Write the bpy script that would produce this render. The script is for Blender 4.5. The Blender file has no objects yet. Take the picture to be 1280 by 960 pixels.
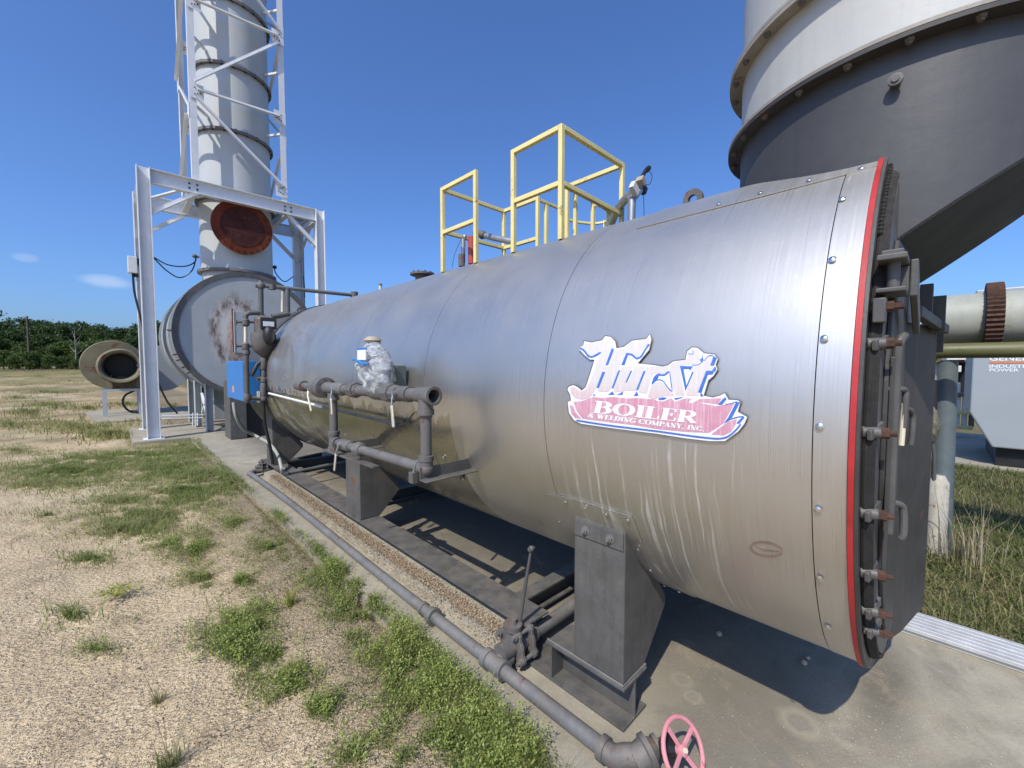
import bpy, bmesh, math, random
import numpy as np
from mathutils import Vector, Matrix
random.seed(7); np.random.seed(7)
S = bpy.context.scene
R_ = math.radians
# ------------------------------------------------------------------ camera, sky, sun, exposure
FPX, EYE = 515.0, 1.6
YAW, PIT = math.atan(500/515.), math.atan(25/515.)
FW = Vector((math.sin(YAW)*math.cos(PIT), math.cos(YAW)*math.cos(PIT), -math.sin(PIT)))
RT = Vector((math.cos(YAW), -math.sin(YAW), 0)); UP = RT.cross(FW)
CAM = Vector((0, 0, EYE))
cd = bpy.data.cameras.new('camera'); cam = bpy.data.objects.new('camera', cd); S.collection.objects.link(cam)
cam.location = CAM
cam.rotation_euler = Matrix((RT, UP, -FW)).transposed().to_euler()
cd.sensor_width = 36; cd.lens = 36*FPX/1280; cd.clip_start = .02; cd.clip_end = 3000
S.camera = cam
SUN = Vector((1, .33, -1.2)).normalized()            # direction the light travels
elev = math.asin(-SUN.z)
w = bpy.data.worlds.new('World'); S.world = w; w.use_nodes = True
nt = w.node_tree; nt.nodes.clear()
sky = nt.nodes.new('ShaderNodeTexSky'); sky.sky_type = 'NISHITA'; sky.sun_disc = False
sky.sun_elevation = elev; sky.sun_rotation = math.atan2(-SUN.x, -SUN.y)
sky.air_density = 1.0; sky.dust_density = 2.0; sky.ozone_density = 10.0; sky.altitude = 0
bg = nt.nodes.new('ShaderNodeBackground'); bg.inputs[1].default_value = .145
wo = nt.nodes.new('ShaderNodeOutputWorld')
tint = nt.nodes.new('ShaderNodeMix'); tint.data_type = 'RGBA'; tint.blend_type = 'MULTIPLY'; tint.inputs[0].default_value = 1; tint.inputs[7].default_value = (1, 1.13, 1.34, 1)
nt.links.new(sky.outputs[0], tint.inputs[6])
# two faint small clouds low over the field
geo_ = nt.nodes.new('ShaderNodeTexCoord'); last = tint.outputs[2]
def wm(op, a, b=0.):
    x = nt.nodes.new('ShaderNodeMath'); x.operation = op; x.use_clamp = op == 'SUBTRACT' and b is None
    for i_, v in ((0, a), (1, b)):
        if hasattr(v, 'is_output'): nt.links.new(v, x.inputs[i_])
        elif v is not None: x.inputs[i_].default_value = v
    return x.outputs[0]
cn_ = nt.nodes.new('ShaderNodeTexNoise'); cn_.inputs['Scale'].default_value = 22; cn_.inputs['Detail'].default_value = 5
mp_ = nt.nodes.new('ShaderNodeMapping'); mp_.inputs['Scale'].default_value = (1, 1, 3); nt.links.new(geo_.outputs['Generated'], mp_.inputs[0]); nt.links.new(mp_.outputs[0], cn_.inputs['Vector'])
for (cu_, cv_, ru_, rv_, st_) in ((133, 352, 34, 5, .30), (32, 322, 18, 3, .15)):
    c_ = (FW+RT*((cu_-640)/FPX)-UP*((cv_-480)/FPX)).normalized(); e1 = (FW+RT*((cu_+ru_-640)/FPX)-UP*((cv_+ru_*.14-480)/FPX)).normalized()-c_; e2 = Vector((0, 0, 1)); kx, kz = 1/e1.length, FPX*.8/rv_
    d1 = nt.nodes.new('ShaderNodeVectorMath'); d1.operation = 'SUBTRACT'; nt.links.new(geo_.outputs['Generated'], d1.inputs[0]); d1.inputs[1].default_value = c_
    def dot(v): x = nt.nodes.new('ShaderNodeVectorMath'); x.operation = 'DOT_PRODUCT'; nt.links.new(d1.outputs[0], x.inputs[0]); x.inputs[1].default_value = v; return x.outputs['Value']
    a_, b_ = dot(e1.normalized()*kx), dot(e2*kz); f_ = dot(c_*3)
    r2 = wm('ADD', wm('ADD', wm('MULTIPLY', a_, a_), wm('MULTIPLY', b_, b_)), wm('MULTIPLY', wm('ABSOLUTE', f_), 4.))
    m_ = nt.nodes.new('ShaderNodeMapRange'); m_.interpolation_type = 'SMOOTHSTEP'; m_.inputs[1].default_value = .0; m_.inputs[2].default_value = 1.3; m_.inputs[3].default_value = st_; m_.inputs[4].default_value = 0
    nt.links.new(wm('ADD', r2, wm('MULTIPLY', wm('SUBTRACT', cn_.outputs['Fac'], .5), 1.1)), m_.inputs[0])
    x = nt.nodes.new('ShaderNodeMix'); x.data_type = 'RGBA'; nt.links.new(m_.outputs[0], x.inputs[0]); nt.links.new(last, x.inputs[6]); x.inputs[7].default_value = (6.2, 6.6, 7.2, 1); last = x.outputs[2]
nt.links.new(last, bg.inputs[0]); nt.links.new(bg.outputs[0], wo.inputs[0])
sl = bpy.data.lights.new('sun', 'SUN'); sl.energy = 4.3; sl.angle = R_(.53); sl.color = (1, .945, .84)
so = bpy.data.objects.new('sun', sl); S.collection.objects.link(so); so.rotation_euler = SUN.to_track_quat('-Z', 'Y').to_euler()
S.view_settings.view_transform = 'Standard'; S.view_settings.look = 'None'; S.view_settings.gamma = 1
S.view_settings.exposure = 0.0
S.cycles.max_bounces = 8; S.cycles.caustics_reflective = False; S.cycles.caustics_refractive = False

# ------------------------------------------------------------------ helpers
def ray(u, v): return FW + RT*((u-640)/FPX) - UP*((v-480)/FPX)
def P(u, v, x=None, y=None, z=None):
    r = ray(u, v)
    t = (x-CAM.x)/r.x if x is not None else (y-CAM.y)/r.y if y is not None else (z-CAM.z)/r.z
    return CAM + r*t
BX, BZ, BR = 2.473, 1.415, 1.055                      # boiler axis and jacket radius
def cyl(u, v, R=BR):
    r = ray(u, v); a = r.x**2+r.z**2; dx, dz = CAM.x-BX, CAM.z-BZ
    b = dx*r.x+dz*r.z; c = dx*dx+dz*dz-R*R; t = (-b-math.sqrt(max(b*b-a*c, 0)))/a
    p = CAM+r*t; return p.y, math.atan2(p.z-BZ, p.x-BX) % (2*math.pi)
def cpt(y, th, R): return Vector((BX+R*math.cos(th), y, BZ+R*math.sin(th)))

class MB:
    def __init__(s): s.v = []; s.f = []
    def add(s, vs, fs):
        o = len(s.v); s.v += [tuple(p) for p in vs]; s.f += [tuple(i+o for i in f) for f in fs]; return s
    def box(s, a, b):
        x0, y0, z0 = a; x1, y1, z1 = b
        return s.add([(x0,y0,z0),(x1,y0,z0),(x1,y1,z0),(x0,y1,z0),(x0,y0,z1),(x1,y0,z1),(x1,y1,z1),(x0,y1,z1)],
            [(3,2,1,0),(4,5,6,7),(0,1,5,4),(1,2,6,5),(2,3,7,6),(3,0,4,7)])
    def prism(s, poly, d, off=Vector((0,0,0))):
        n = len(poly); p = [Vector(q)+off for q in poly]; d = Vector(d)
        return s.add(p+[q+d for q in p], [tuple(range(n))[::-1], tuple(range(n, 2*n))]+[(i, (i+1)%n, n+(i+1)%n, n+i) for i in range(n)])
    def frame(s, p0, p1, up=None):
        d = (Vector(p1)-Vector(p0)); L = d.length; d.normalize()
        u = Vector(up) if up else (Vector((0,0,1)) if abs(d.z) < .9 else Vector((1,0,0)))
        u = (u-d*u.dot(d)).normalized(); return d, u, d.cross(u), L
    def bar(s, p0, p1, w, h, up=None):
        d, u, r, L = s.frame(p0, p1, up); p0 = Vector(p0)
        return s.prism([p0+r*a*w/2+u*b*h/2 for a, b in ((-1,-1),(1,-1),(1,1),(-1,1))], d*L)
    def sect(s, p0, p1, pts, up=None):
        d, u, r, L = s.frame(p0, p1, up); p0 = Vector(p0)
        return s.prism([p0+r*a+u*b for a, b in pts], d*L)
    def ibeam(s, p0, p1, w, h, up=None, t=.012, tw=.009):
        a, b, c = w/2, h/2, tw/2
        return s.sect(p0, p1, [(-a,-b),(a,-b),(a,-b+t),(c,-b+t),(c,b-t),(a,b-t),(a,b),(-a,b),(-a,b-t),(-c,b-t),(-c,-b+t),(-a,-b+t)], up)
    def angle(s, p0, p1, w, up=None, t=.008):
        return s.sect(p0, p1, [(0,0),(w,0),(w,t),(t,t),(t,w),(0,w)], up)
    def lathe(s, p0, axis, prof, n=24, cap=True, up=None):
        d = Vector(axis).normalized(); u = Vector(up) if up else (Vector((0,0,1)) if abs(d.z) < .9 else Vector((1,0,0)))
        u = (u-d*u.dot(d)).normalized(); r = d.cross(u); p0 = Vector(p0); vs = []; fs = []
        for h, q in prof:
            for i in range(n):
                a = 2*math.pi*i/n; vs.append(p0+d*h+(u*math.cos(a)+r*math.sin(a))*q)
        for k in range(len(prof)-1):
            for i in range(n): j = (i+1)%n; fs.append((k*n+i, k*n+j, k*n+n+j, k*n+n+i))
        if cap: fs.append(tuple(range(n))[::-1]); fs.append(tuple((len(prof)-1)*n+i for i in range(n)))
        return s.add(vs, fs)
    def cyl(s, p0, p1, r, n=16, r1=None):
        d = Vector(p1)-Vector(p0); return s.lathe(p0, d, [(0, r), (d.length, r if r1 is None else r1)], n)
    def tube(s, pts, r, n=8, cap=True):
        pts = [Vector(p) for p in pts]; vs = []; fs = []; pu = None
        for k, p in enumerate(pts):
            d = (pts[min(k+1, len(pts)-1)]-pts[max(k-1, 0)]).normalized()
            if pu is None: pu = Vector((0,0,1)) if abs(d.z) < .9 else Vector((1,0,0))
            u = (pu-d*pu.dot(d)).normalized(); pu = u; q = d.cross(u)
            rr = r[k] if isinstance(r, (list, tuple)) else r
            for i in range(n): a = 2*math.pi*i/n; vs.append(p+(u*math.cos(a)+q*math.sin(a))*rr)
        for k in range(len(pts)-1):
            for i in range(n): j = (i+1)%n; fs.append((k*n+i, k*n+j, k*n+n+j, k*n+n+i))
        if cap: fs.append(tuple(range(n))[::-1]); fs.append(tuple((len(pts)-1)*n+i for i in range(n)))
        return s.add(vs, fs)
    def torus(s, c, axis, R, r, n=32, m=8):
        d = Vector(axis).normalized(); u = Vector((0,0,1)) if abs(d.z) < .9 else Vector((1,0,0))
        u = (u-d*u.dot(d)).normalized(); q = d.cross(u); c = Vector(c); vs = []; fs = []
        for i in range(n):
            a = 2*math.pi*i/n; e = u*math.cos(a)+q*math.sin(a)
            for j in range(m): b = 2*math.pi*j/m; vs.append(c+e*(R+r*math.cos(b))+d*r*math.sin(b))
        for i in range(n):
            for j in range(m): fs.append((i*m+j, ((i+1)%n)*m+j, ((i+1)%n)*m+(j+1)%m, i*m+(j+1)%m))
        return s.add(vs, fs)
    def ball(s, c, r, n=12, m=8):
        c = Vector(c); r = Vector((r, r, r)) if not hasattr(r, '__len__') else Vector(r)
        return s.add([(c.x+r.x*math.sin(math.pi*(k+.02)/(m+.04))*math.cos(2*math.pi*i/n), c.y+r.y*math.sin(math.pi*(k+.02)/(m+.04))*math.sin(2*math.pi*i/n), c.z+r.z*math.cos(math.pi*(k+.02)/(m+.04))) for k in range(m+1) for i in range(n)],
            [(k*n+i, (k+1)*n+i, (k+1)*n+(i+1)%n, k*n+(i+1)%n) for k in range(m) for i in range(n)])
def spline(pts, n=6):
    pts = [Vector(p) for p in pts]; out = []
    for i in range(len(pts)-1):
        p0, p1, p2, p3 = pts[max(i-1,0)], pts[i], pts[i+1], pts[min(i+2, len(pts)-1)]
        for k in range(n):
            t = k/n; out.append(.5*((2*p1)+(p2-p0)*t+(2*p0-5*p1+4*p2-p3)*t*t+(3*p1-p0-3*p2+p3)*t**3))
    return out+[pts[-1]]

def thing(name, label, cat, loc=(0,0,0), group=None):
    o = bpy.data.objects.new(name, None); S.collection.objects.link(o); o.empty_display_size = .1
    o.location = loc; o['label'] = label; o['category'] = cat
    if group: o['group'] = group
    return o
def wloc(o):
    p = Vector((0,0,0))
    while o: p += o.location; o = o.parent
    return p
def obj(name, mb, mat, parent=None, ang=35, bevel=0, label=None):
    me = bpy.data.meshes.new(name); me.from_pydata(mb.v, [], mb.f); me.validate(); me.update()
    bm = bmesh.new(); bm.from_mesh(me); bmesh.ops.recalc_face_normals(bm, faces=bm.faces); bm.to_mesh(me); bm.free()
    if ang: me.shade_smooth(); me.set_sharp_from_angle(angle=R_(ang))
    me.materials.append(mat)
    o = bpy.data.objects.new(name, me); S.collection.objects.link(o)
    if parent: o.parent = parent; o.location = -wloc(parent)
    if bevel:
        b = o.modifiers.new('bevel', 'BEVEL'); b.width = bevel; b.segments = 2; b.limit_method = 'ANGLE'; b.angle_limit = R_(40)
    if label: o['label'] = label
    return o
def tag(o, label=None, cat=None, group=None, kind=None):
    for k, v in (('label', label), ('category', cat), ('group', group), ('kind', kind)):
        if v: o[k] = v
    return o
def npmesh(name, V, F, mat, k=3):
    me = bpy.data.meshes.new(name); V = np.asarray(V, dtype=np.float32); F = np.asarray(F, dtype=np.int32)
    me.vertices.add(len(V)); me.vertices.foreach_set('co', V.ravel())
    me.loops.add(F.size); me.loops.foreach_set('vertex_index', F.ravel())
    me.polygons.add(len(F)); me.polygons.foreach_set('loop_start', np.arange(0, F.size, k, dtype=np.int32))
    me.update(calc_edges=True); me.materials.append(mat); return me

# ------------------------------------------------------------------ materials
class NG:
    def __init__(s, name):
        s.m = bpy.data.materials.new(name); s.m.use_nodes = True; s.t = s.m.node_tree; s.t.nodes.clear()
        s.out = s.n('OutputMaterial'); s.tc = s.n('TexCoord')
    def n(s, kind, **kw):
        x = s.t.nodes.new('ShaderNode'+kind)
        for k, v in kw.items(): setattr(x, k, v)
        return x
    def l(s, a, b): s.t.links.new(a, b)
    def set(s, sock, v):
        if hasattr(v, 'is_output'): s.l(v, sock)
        elif isinstance(v, (tuple, list)) and len(v) == 3 and sock.type == 'RGBA': sock.default_value = (*v, 1)
        else: sock.default_value = v
    def math(s, op, a, b=0, c=0, clamp=False):
        x = s.n('Math', operation=op, use_clamp=clamp); s.set(x.inputs[0], a); s.set(x.inputs[1], b)
        if len(x.inputs) > 2: s.set(x.inputs[2], c)
        return x.outputs[0]
    def mix(s, f, a, b, bt='MIX'):
        x = s.n('Mix', data_type='RGBA', blend_type=bt); x.clamp_factor = True
        s.set(x.inputs[0], f); s.set(x.inputs[6], a); s.set(x.inputs[7], b); return x.outputs[2]
    def noise(s, sc, det=4, rough=.55, vec=None, dist=0):
        x = s.n('TexNoise'); x.inputs['Scale'].default_value = sc; x.inputs['Detail'].default_value = det
        x.inputs['Roughness'].default_value = rough; x.inputs['Distortion'].default_value = dist
        s.l(vec or s.tc.outputs['Object'], x.inputs['Vector']); return x.outputs['Fac']
    def vor(s, sc, vec=None, feat='F1', out='Distance'):
        x = s.n('TexVoronoi', feature=feat); x.inputs['Scale'].default_value = sc
        s.l(vec or s.tc.outputs['Object'], x.inputs['Vector']); return x.outputs[out]
    def ramp(s, f, a, b, lo=0., hi=1.):
        x = s.n('MapRange'); x.inputs[1].default_value = a; x.inputs[2].default_value = b
        x.inputs[3].default_value = lo; x.inputs[4].default_value = hi; s.set(x.inputs[0], f); return x.outputs[0]
    def map(s, sc=(1,1,1), loc=(0,0,0), vec=None):
        x = s.n('Mapping'); x.inputs['Scale'].default_value = sc; x.inputs['Location'].default_value = loc
        s.l(vec or s.tc.outputs['Object'], x.inputs['Vector']); return x.outputs[0]
    def bsdf(s, col, rough, metal=0, bump=None, bstr=.3, bdist=.01, **kw):
        b = s.n('BsdfPrincipled'); s.set(b.inputs['Base Color'], col); s.set(b.inputs['Roughness'], rough); s.set(b.inputs['Metallic'], metal)
        for k, v in kw.items(): s.set(b.inputs[k.replace('_', ' ')], v)
        if bump is not None:
            bp = s.n('Bump'); bp.inputs['Strength'].default_value = bstr; bp.inputs['Distance'].default_value = bdist
            s.l(bump, bp.inputs['Height']); s.l(bp.outputs[0], b.inputs['Normal'])
        s.l(b.outputs[0], s.out.inputs[0]); return b
def c3(c, k): return tuple(min(1, x*k) for x in c)
def paint(name, col, rough=.5, metal=0, var=.25, sc=5, bump=.15, rust=0, dust=0, dustcol=(.32,.27,.2), rustsc=6, streak=0, spec=.5):
    g = NG(name); n1 = g.noise(sc, 6, .6); n2 = g.noise(sc*14, 3)
    c = g.mix(g.ramp(n1, .3, .7), c3(col, 1-var), c3(col, 1+var*.6))
    c = g.mix(g.ramp(n2, .35, .65, 0, .35), c, c3(col, 1-var*1.2))
    if streak:
        v = g.map((18, 18, 1.2)); c = g.mix(g.ramp(g.noise(1.6, 4, .6, v), .48, .72, 0, streak), c, c3(col, .45))
    if dust:
        geo = g.n('NewGeometry'); sx = g.n('SeparateXYZ'); g.l(geo.outputs['Normal'], sx.inputs[0])
        up = g.ramp(sx.outputs[2], .0, 1.0, .25, 1.)
        f = g.math('MULTIPLY', up, g.ramp(g.noise(sc*2.3, 6, .65), .35, .7, 0, dust)); c = g.mix(f, c, dustcol)
    ro = g.ramp(n1, .3, .7, max(rough-.08, .05), min(1, rough+.1))
    if rust:
        rn = g.noise(rustsc, 8, .7); f = g.ramp(rn, .62-rust*.25, .68-rust*.22)
        rc = g.mix(g.noise(rustsc*6, 5, .7), (.09,.03,.015), (.20,.085,.04)); c = g.mix(f, c, rc)
        ro = g.mix(f, ro, (.9,.9,.9))
    g.bsdf(c, ro, metal, n2, bump, .004, Specular_IOR_Level=spec); return g.m

M = {}
M['char'] = paint('charcoal_paint', (.105,.102,.097), .55, dust=.3, streak=.5, var=.35, rust=.03, rustsc=5)
M['chardark'] = paint('charcoal_paint_dark', (.062,.060,.057), .5, dust=.15, streak=.3, var=.35)
M['pipe'] = paint('grey_pipe_paint', (.155,.152,.150), .5, dust=.4, var=.3, rust=.04, rustsc=8)
M['gaspipe'] = paint('grey_gas_pipe', (.135,.132,.130), .5, dust=.35, var=.35, rust=.13, rustsc=9)
M['castiron'] = paint('cast_iron', (.12,.11,.105), .65, dust=.5, bump=.5, rust=.12, rustsc=20)
M['white'] = paint('white_steel', (.70,.71,.72), .4, var=.08, streak=.08)
M['yellow'] = paint('pale_yellow_paint', (.80,.68,.29), .45, var=.1, rust=.02)
M['stack'] = paint('stack_grey', (.46,.48,.475), .5, var=.05, sc=2, streak=.08)
M['stackflange'] = paint('stack_flange', (.16,.15,.15), .6, var=.3, rust=.1)
M['hopper'] = paint('hopper_light_grey', (.47,.47,.44), .5, var=.07, sc=3, streak=.12)
M['hopperdark'] = paint('hopper_dark', (.058,.058,.060), .48, var=.2, sc=1.6, dust=.05, streak=.2, bump=.2)
M['bandshade'] = paint('hopper_band_shade', (.045,.04,.038), .6, var=.3, rust=.05, rustsc=12)  # lowest flange ring: shade on the flange underside painted in as a dark tone
M['flangedark'] = paint('hopper_flange', (.33,.30,.25), .6, var=.3, rust=.06, rustsc=12)
M['undershade'] = paint('underside_shade_black', (.02,.02,.018), .7, var=.3)  # near-black puts the shade under the sloped bottom into its colour
M['red'] = paint('red_edge', (.46,.028,.03), .5, var=.25, sc=9)
M['redvalve'] = paint('red_valve', (.42,.07,.06), .5)
M['rustred'] = paint('rust_primer', (.19,.045,.025), .9, var=.4, rust=.3, spec=.1)
M['rustdark'] = paint('rust_dark', (.085,.032,.028), .95, var=.4, rust=.1, spec=.1)
M['doorpaint'] = paint('door_paint', (.05,.047,.045), .55, dust=.15, streak=.4, var=.3, rust=.02)
M['rust'] = paint('rust', (.10,.050,.032), .9, var=.6, sc=40, bump=.5)
M['pink'] = paint('pink_wheel', (.74,.27,.31), .65, var=.25, sc=14, dust=.5, rust=.04, rustsc=30)
M['blue'] = paint('blue_cabinet', (.035,.20,.52), .4, var=.1)
M['drumgrey'] = paint('drum_grey', (.36,.38,.38), .5, var=.1, sc=3, streak=.25)
M['leggrey'] = paint('leg_grey', (.45,.48,.49), .5, var=.1)
M['duct'] = paint('duct_pale_green_grey', (.36,.37,.32), .55, var=.12, sc=4, streak=.2, rust=.03)
M['olive'] = paint('olive_pipe', (.12,.12,.045), .45, var=.2)
M['fan'] = paint('fan_olive_grey', (.20,.175,.11), .75, var=.3, sc=2.5, rust=.2, rustsc=2.2)
M['fandark'] = paint('fan_inside', (.028,.03,.026), .7)
M['gen'] = paint('generator_grey', (.33,.36,.38), .4, var=.04, sc=1.5)
M['offwhite'] = paint('off_white', (.72,.72,.66), .5, var=.1)
M['brasswht'] = paint('handle_sleeve', (.72,.66,.50), .45, var=.15)
M['black'] = paint('black', (.015,.015,.016), .5)
M['gasket'] = paint('gasket_rope', (.028,.026,.024), .95, var=.6, sc=30, bump=1., dust=.15)
M['alu'] = paint('aluminium', (.66,.66,.65), .45, metal=.35, var=.15, sc=8, dust=.3)
M['galv'] = paint('galvanised', (.42,.43,.44), .42, metal=.7, var=.15)
M['screw'] = paint('screw_steel', (.75,.75,.75), .25, metal=1, var=.1)
M['wood'] = paint('old_wood', (.22,.17,.12), .85, var=.3)
M['letterwhite'] = paint('letter_white', (.82,.83,.84), .5, var=.03)
M['orange'] = paint('orange_line', (.75,.22,.06), .5, var=.05)
M['padlock'] = paint('tan', (.45,.38,.28), .6)

ANROT = .25
def jacket_mat():
    g = NG('brushed_stainless'); uv = g.n('UVMap'); U = uv.outputs[0]
    sx = g.n('SeparateXYZ'); g.l(U, sx.inputs[0]); y, s = sx.outputs[0], sx.outputs[1]
    brush = g.noise(1, 3, .6, g.map((220, 2.2, 1), vec=U)); brush2 = g.noise(1, 4, .6, g.map((45, 1.2, 1), vec=U))
    cloud = g.noise(2.2, 6, .6, U)
    col = g.mix(g.ramp(brush, .3, .7), (.585,.56,.51), (.67,.642,.59)); col = g.mix(g.ramp(brush2, .35, .7, 0, .22), col, (.64,.64,.63))
    col = g.mix(g.ramp(cloud, .4, .75, 0, .35), col, (.50,.475,.43))
    # water runs below the emblem: s counts down the side from the top of the arc
    def band(v, a, b, e): return g.math('MULTIPLY', g.ramp(v, a, a+e), g.ramp(v, b-e, b, 1, 0))
    wob = g.math('MULTIPLY', g.noise(3.2, 2, .5, U), .045)
    yw = g.math('ADD', y, wob); cv = g.n('CombineXYZ'); g.l(yw, cv.inputs[0]); g.l(g.math('MULTIPLY', s, .02), cv.inputs[1])
    f = g.math('ADD', g.ramp(g.noise(52, 1, .5, cv.outputs[0]), .60, .66), g.ramp(g.noise(110, 0, .5, cv.outputs[0]), .62, .70, 0, .5), clamp=True)
    f = g.math('MULTIPLY', f, g.ramp(g.noise(7, 3, .6, U), .35, .6, .25, 1))
    zone = g.math('MULTIPLY', band(y, .38, 1.25, .1), band(s, STREAK0-.05, STREAK1+.25, .14))
    fr = g.math('MULTIPLY', g.math('MULTIPLY', f, zone), .42)
    col = g.mix(fr, col, (.95,.94,.90))
    # fainter dirt runs everywhere on the lower half
    f2 = g.math('MULTIPLY', g.ramp(g.noise(9, 3, .6, cv.outputs[0]), .5, .75), g.ramp(s, STREAK0, STREAK1, 0, .4))
    col = g.mix(f2, col, (.43,.41,.35))
    # grimy top and torn protective film on the lower side near the gas train
    dust = g.math('MULTIPLY', g.ramp(s, .0, .75, .55, 0), g.ramp(g.noise(3.5, 6, .65, U), .3, .7))
    col = g.mix(dust, col, (.44,.425,.40))
    ragged = g.math('ADD', s, g.math('MULTIPLY', g.math('SUBTRACT', g.noise(7, 5, .6, g.map((1.4, .5, 1), vec=U)), .5), .42))
    film = g.math('MULTIPLY', g.ramp(ragged, FILM0, FILM0+.006), g.ramp(y, FILMY, FILMY+.006))
    col = g.mix(g.math('MULTIPLY', film, .75), col, (.38,.36,.28))
    ro = g.ramp(brush, .3, .7, .25, .36); ro = g.math('ADD', ro, g.ramp(cloud, .4, .7, 0, .06)); ro = g.math('ADD', ro, g.math('MULTIPLY', fr, .3))
    ro = g.math('ADD', ro, g.math('MULTIPLY', dust, .25)); ro = g.math('SUBTRACT', ro, g.math('MULTIPLY', film, .10))
    scr = g.ramp(g.noise(1, 2, .5, g.map((60, 7, 1), (3,1,0), vec=U)), .70, .76); ro = g.math('ADD', ro, g.math('MULTIPLY', scr, .12), clamp=True)
    dent = g.math('MULTIPLY', g.noise(2.1, 2, .45, g.map((1, 1.5, 1), vec=U), .6), g.ramp(y, 3.9, 5.4, .08, 2.0))
    hgt = g.math('ADD', dent, g.math('MULTIPLY', brush, .0015)); hgt = g.math('ADD', hgt, g.math('MULTIPLY', g.noise(14, 3, .5, U), .012))
    hgt = g.math('ADD', hgt, g.math('MULTIPLY', film, -.004))
    b = g.bsdf(col, ro, g.math('SUBTRACT', 1, g.math('MULTIPLY', fr, .75)), hgt, 1., .022, Anisotropic=.72)
    tn = g.n('Tangent', direction_type='UV_MAP'); g.l(tn.outputs[0], b.inputs['Tangent']); b.inputs['Anisotropic Rotation'].default_value = ANROT
    # a second, broader lobe: handling scratches and dried film on the brushed metal
    q = g.n('BsdfPrincipled'); g.l(b.inputs['Normal'].links[0].from_socket, q.inputs['Normal']); g.set(q.inputs['Metallic'], g.math('SUBTRACT', 1, g.math('MULTIPLY', fr, .75)))
    g.set(q.inputs['Base Color'], g.mix(.5, col, (.66,.63,.58))); g.set(q.inputs['Roughness'], g.ramp(g.noise(3, 5, .6, U), .3, .7, .54, .64))
    x = g.n('MixShader'); sparkle = g.ramp(g.noise(1, 2, .5, g.map((190, 40, 1), (3, 1, 0), vec=U)), .64, .74, 0, .22)
    g.set(x.inputs[0], g.math('ADD', g.ramp(film, 0, 1, .48, .20), sparkle)); g.l(b.outputs[0], x.inputs[1]); g.l(q.outputs[0], x.inputs[2]); g.l(x.outputs[0], g.out.inputs[0]); return g.m
_t = lambda u, v: (math.pi*1.5-0, 0)
def arc(th): return (th-math.pi/2)*BR                 # metres down the near side from the crown
STREAK0, STREAK1 = arc(cyl(800, 545)[1]), arc(cyl(800, 700)[1])
FILM0, FILMY = arc(cyl(560, 520)[1]), cyl(570, 560)[0]
M['jacket'] = jacket_mat()

def concrete_mat():
    g = NG('concrete'); n1 = g.noise(1.1, 8, .62); n2 = g.noise(7, 6, .65); n3 = g.noise(90, 3, .6)
    c = g.mix(g.ramp(n1, .3, .7), (.235,.215,.17), (.43,.395,.31)); c = g.mix(g.ramp(n2, .40, .70, 0, .8), c, (.19,.175,.14))
    c = g.mix(g.ramp(n3, .3, .7, 0, .35), c, (.50,.45,.34))
    sx = g.n('SeparateXYZ'); g.l(g.tc.outputs['Object'], sx.inputs[0]); X, Y = sx.outputs[0], sx.outputs[1]
    def blob(cx, cy, rx, ry, jit=.5):
        dx = g.math('DIVIDE', g.math('SUBTRACT', X, cx), rx); dy = g.math('DIVIDE', g.math('SUBTRACT', Y, cy), ry)
        d = g.math('SQRT', g.math('ADD', g.math('MULTIPLY', dx, dx), g.math('MULTIPLY', dy, dy)))
        return g.math('ADD', d, g.math('MULTIPLY', g.math('SUBTRACT', n2, .5), jit))
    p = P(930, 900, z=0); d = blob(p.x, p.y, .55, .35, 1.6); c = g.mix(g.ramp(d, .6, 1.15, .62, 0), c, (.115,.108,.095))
    for (u, v, r) in ((853, 850, .045), (866, 871, .035), (1000, 905, .07), (1060, 920, .06)):
        p = P(u, v, z=0); d = blob(p.x, p.y, r, r, .9); ring = g.math('MULTIPLY', g.ramp(d, .5, .9), g.ramp(d, .9, 1.5, 1, 0)); c = g.mix(g.math('MULTIPLY', ring, .6), c, (.40,.36,.27))
        c = g.mix(g.ramp(d, .2, 1, .35, 0), c, (.33,.31,.26))
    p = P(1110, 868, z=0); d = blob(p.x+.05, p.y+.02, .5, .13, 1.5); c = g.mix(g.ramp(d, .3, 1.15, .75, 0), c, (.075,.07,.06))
    p = P(950, 790, z=0); und = g.math('MULTIPLY', g.math('MULTIPLY', g.ramp(g.math('ADD', X, g.math('MULTIPLY', n2, .3)), 1.8, 2.35), g.ramp(X, 3.1, 3.25, 1, 0)), g.ramp(Y, .5, 1.1)); c = g.mix(g.math('MULTIPLY', und, .8), c, (.075,.07,.06)); c = g.mix(.16, c, (.30,.23,.12)); grit = g.math('MULTIPLY', g.ramp(g.vor(70), .12, .2, 1, 0), g.ramp(g.noise(3, 4), .5, .65)); c = g.mix(g.math('MULTIPLY', grit, .6), c, (.50,.42,.30))  # first mix darkens the concrete between the skids: boiler shade painted into its colour
    br = g.ramp(g.noise(3, 7, .72, dist=1.2), .56, .70, 0, .6); c = g.mix(br, c, (.36,.29,.19)); cr_ = g.ramp(g.noise(1.7, 8, .7, dist=2.), .52, .64, 0, .45); c = g.mix(cr_, c, (.20,.18,.14)); c = g.mix(g.ramp(g.noise(160, 2, .5), .62, .7, 0, .5), c, (.13,.11,.09))
    g.bsdf(c, .88, 0, g.math('ADD', n3, g.math('MULTIPLY', n2, 2)), .5, .004); return g.m
M['concrete'] = concrete_mat()
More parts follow.
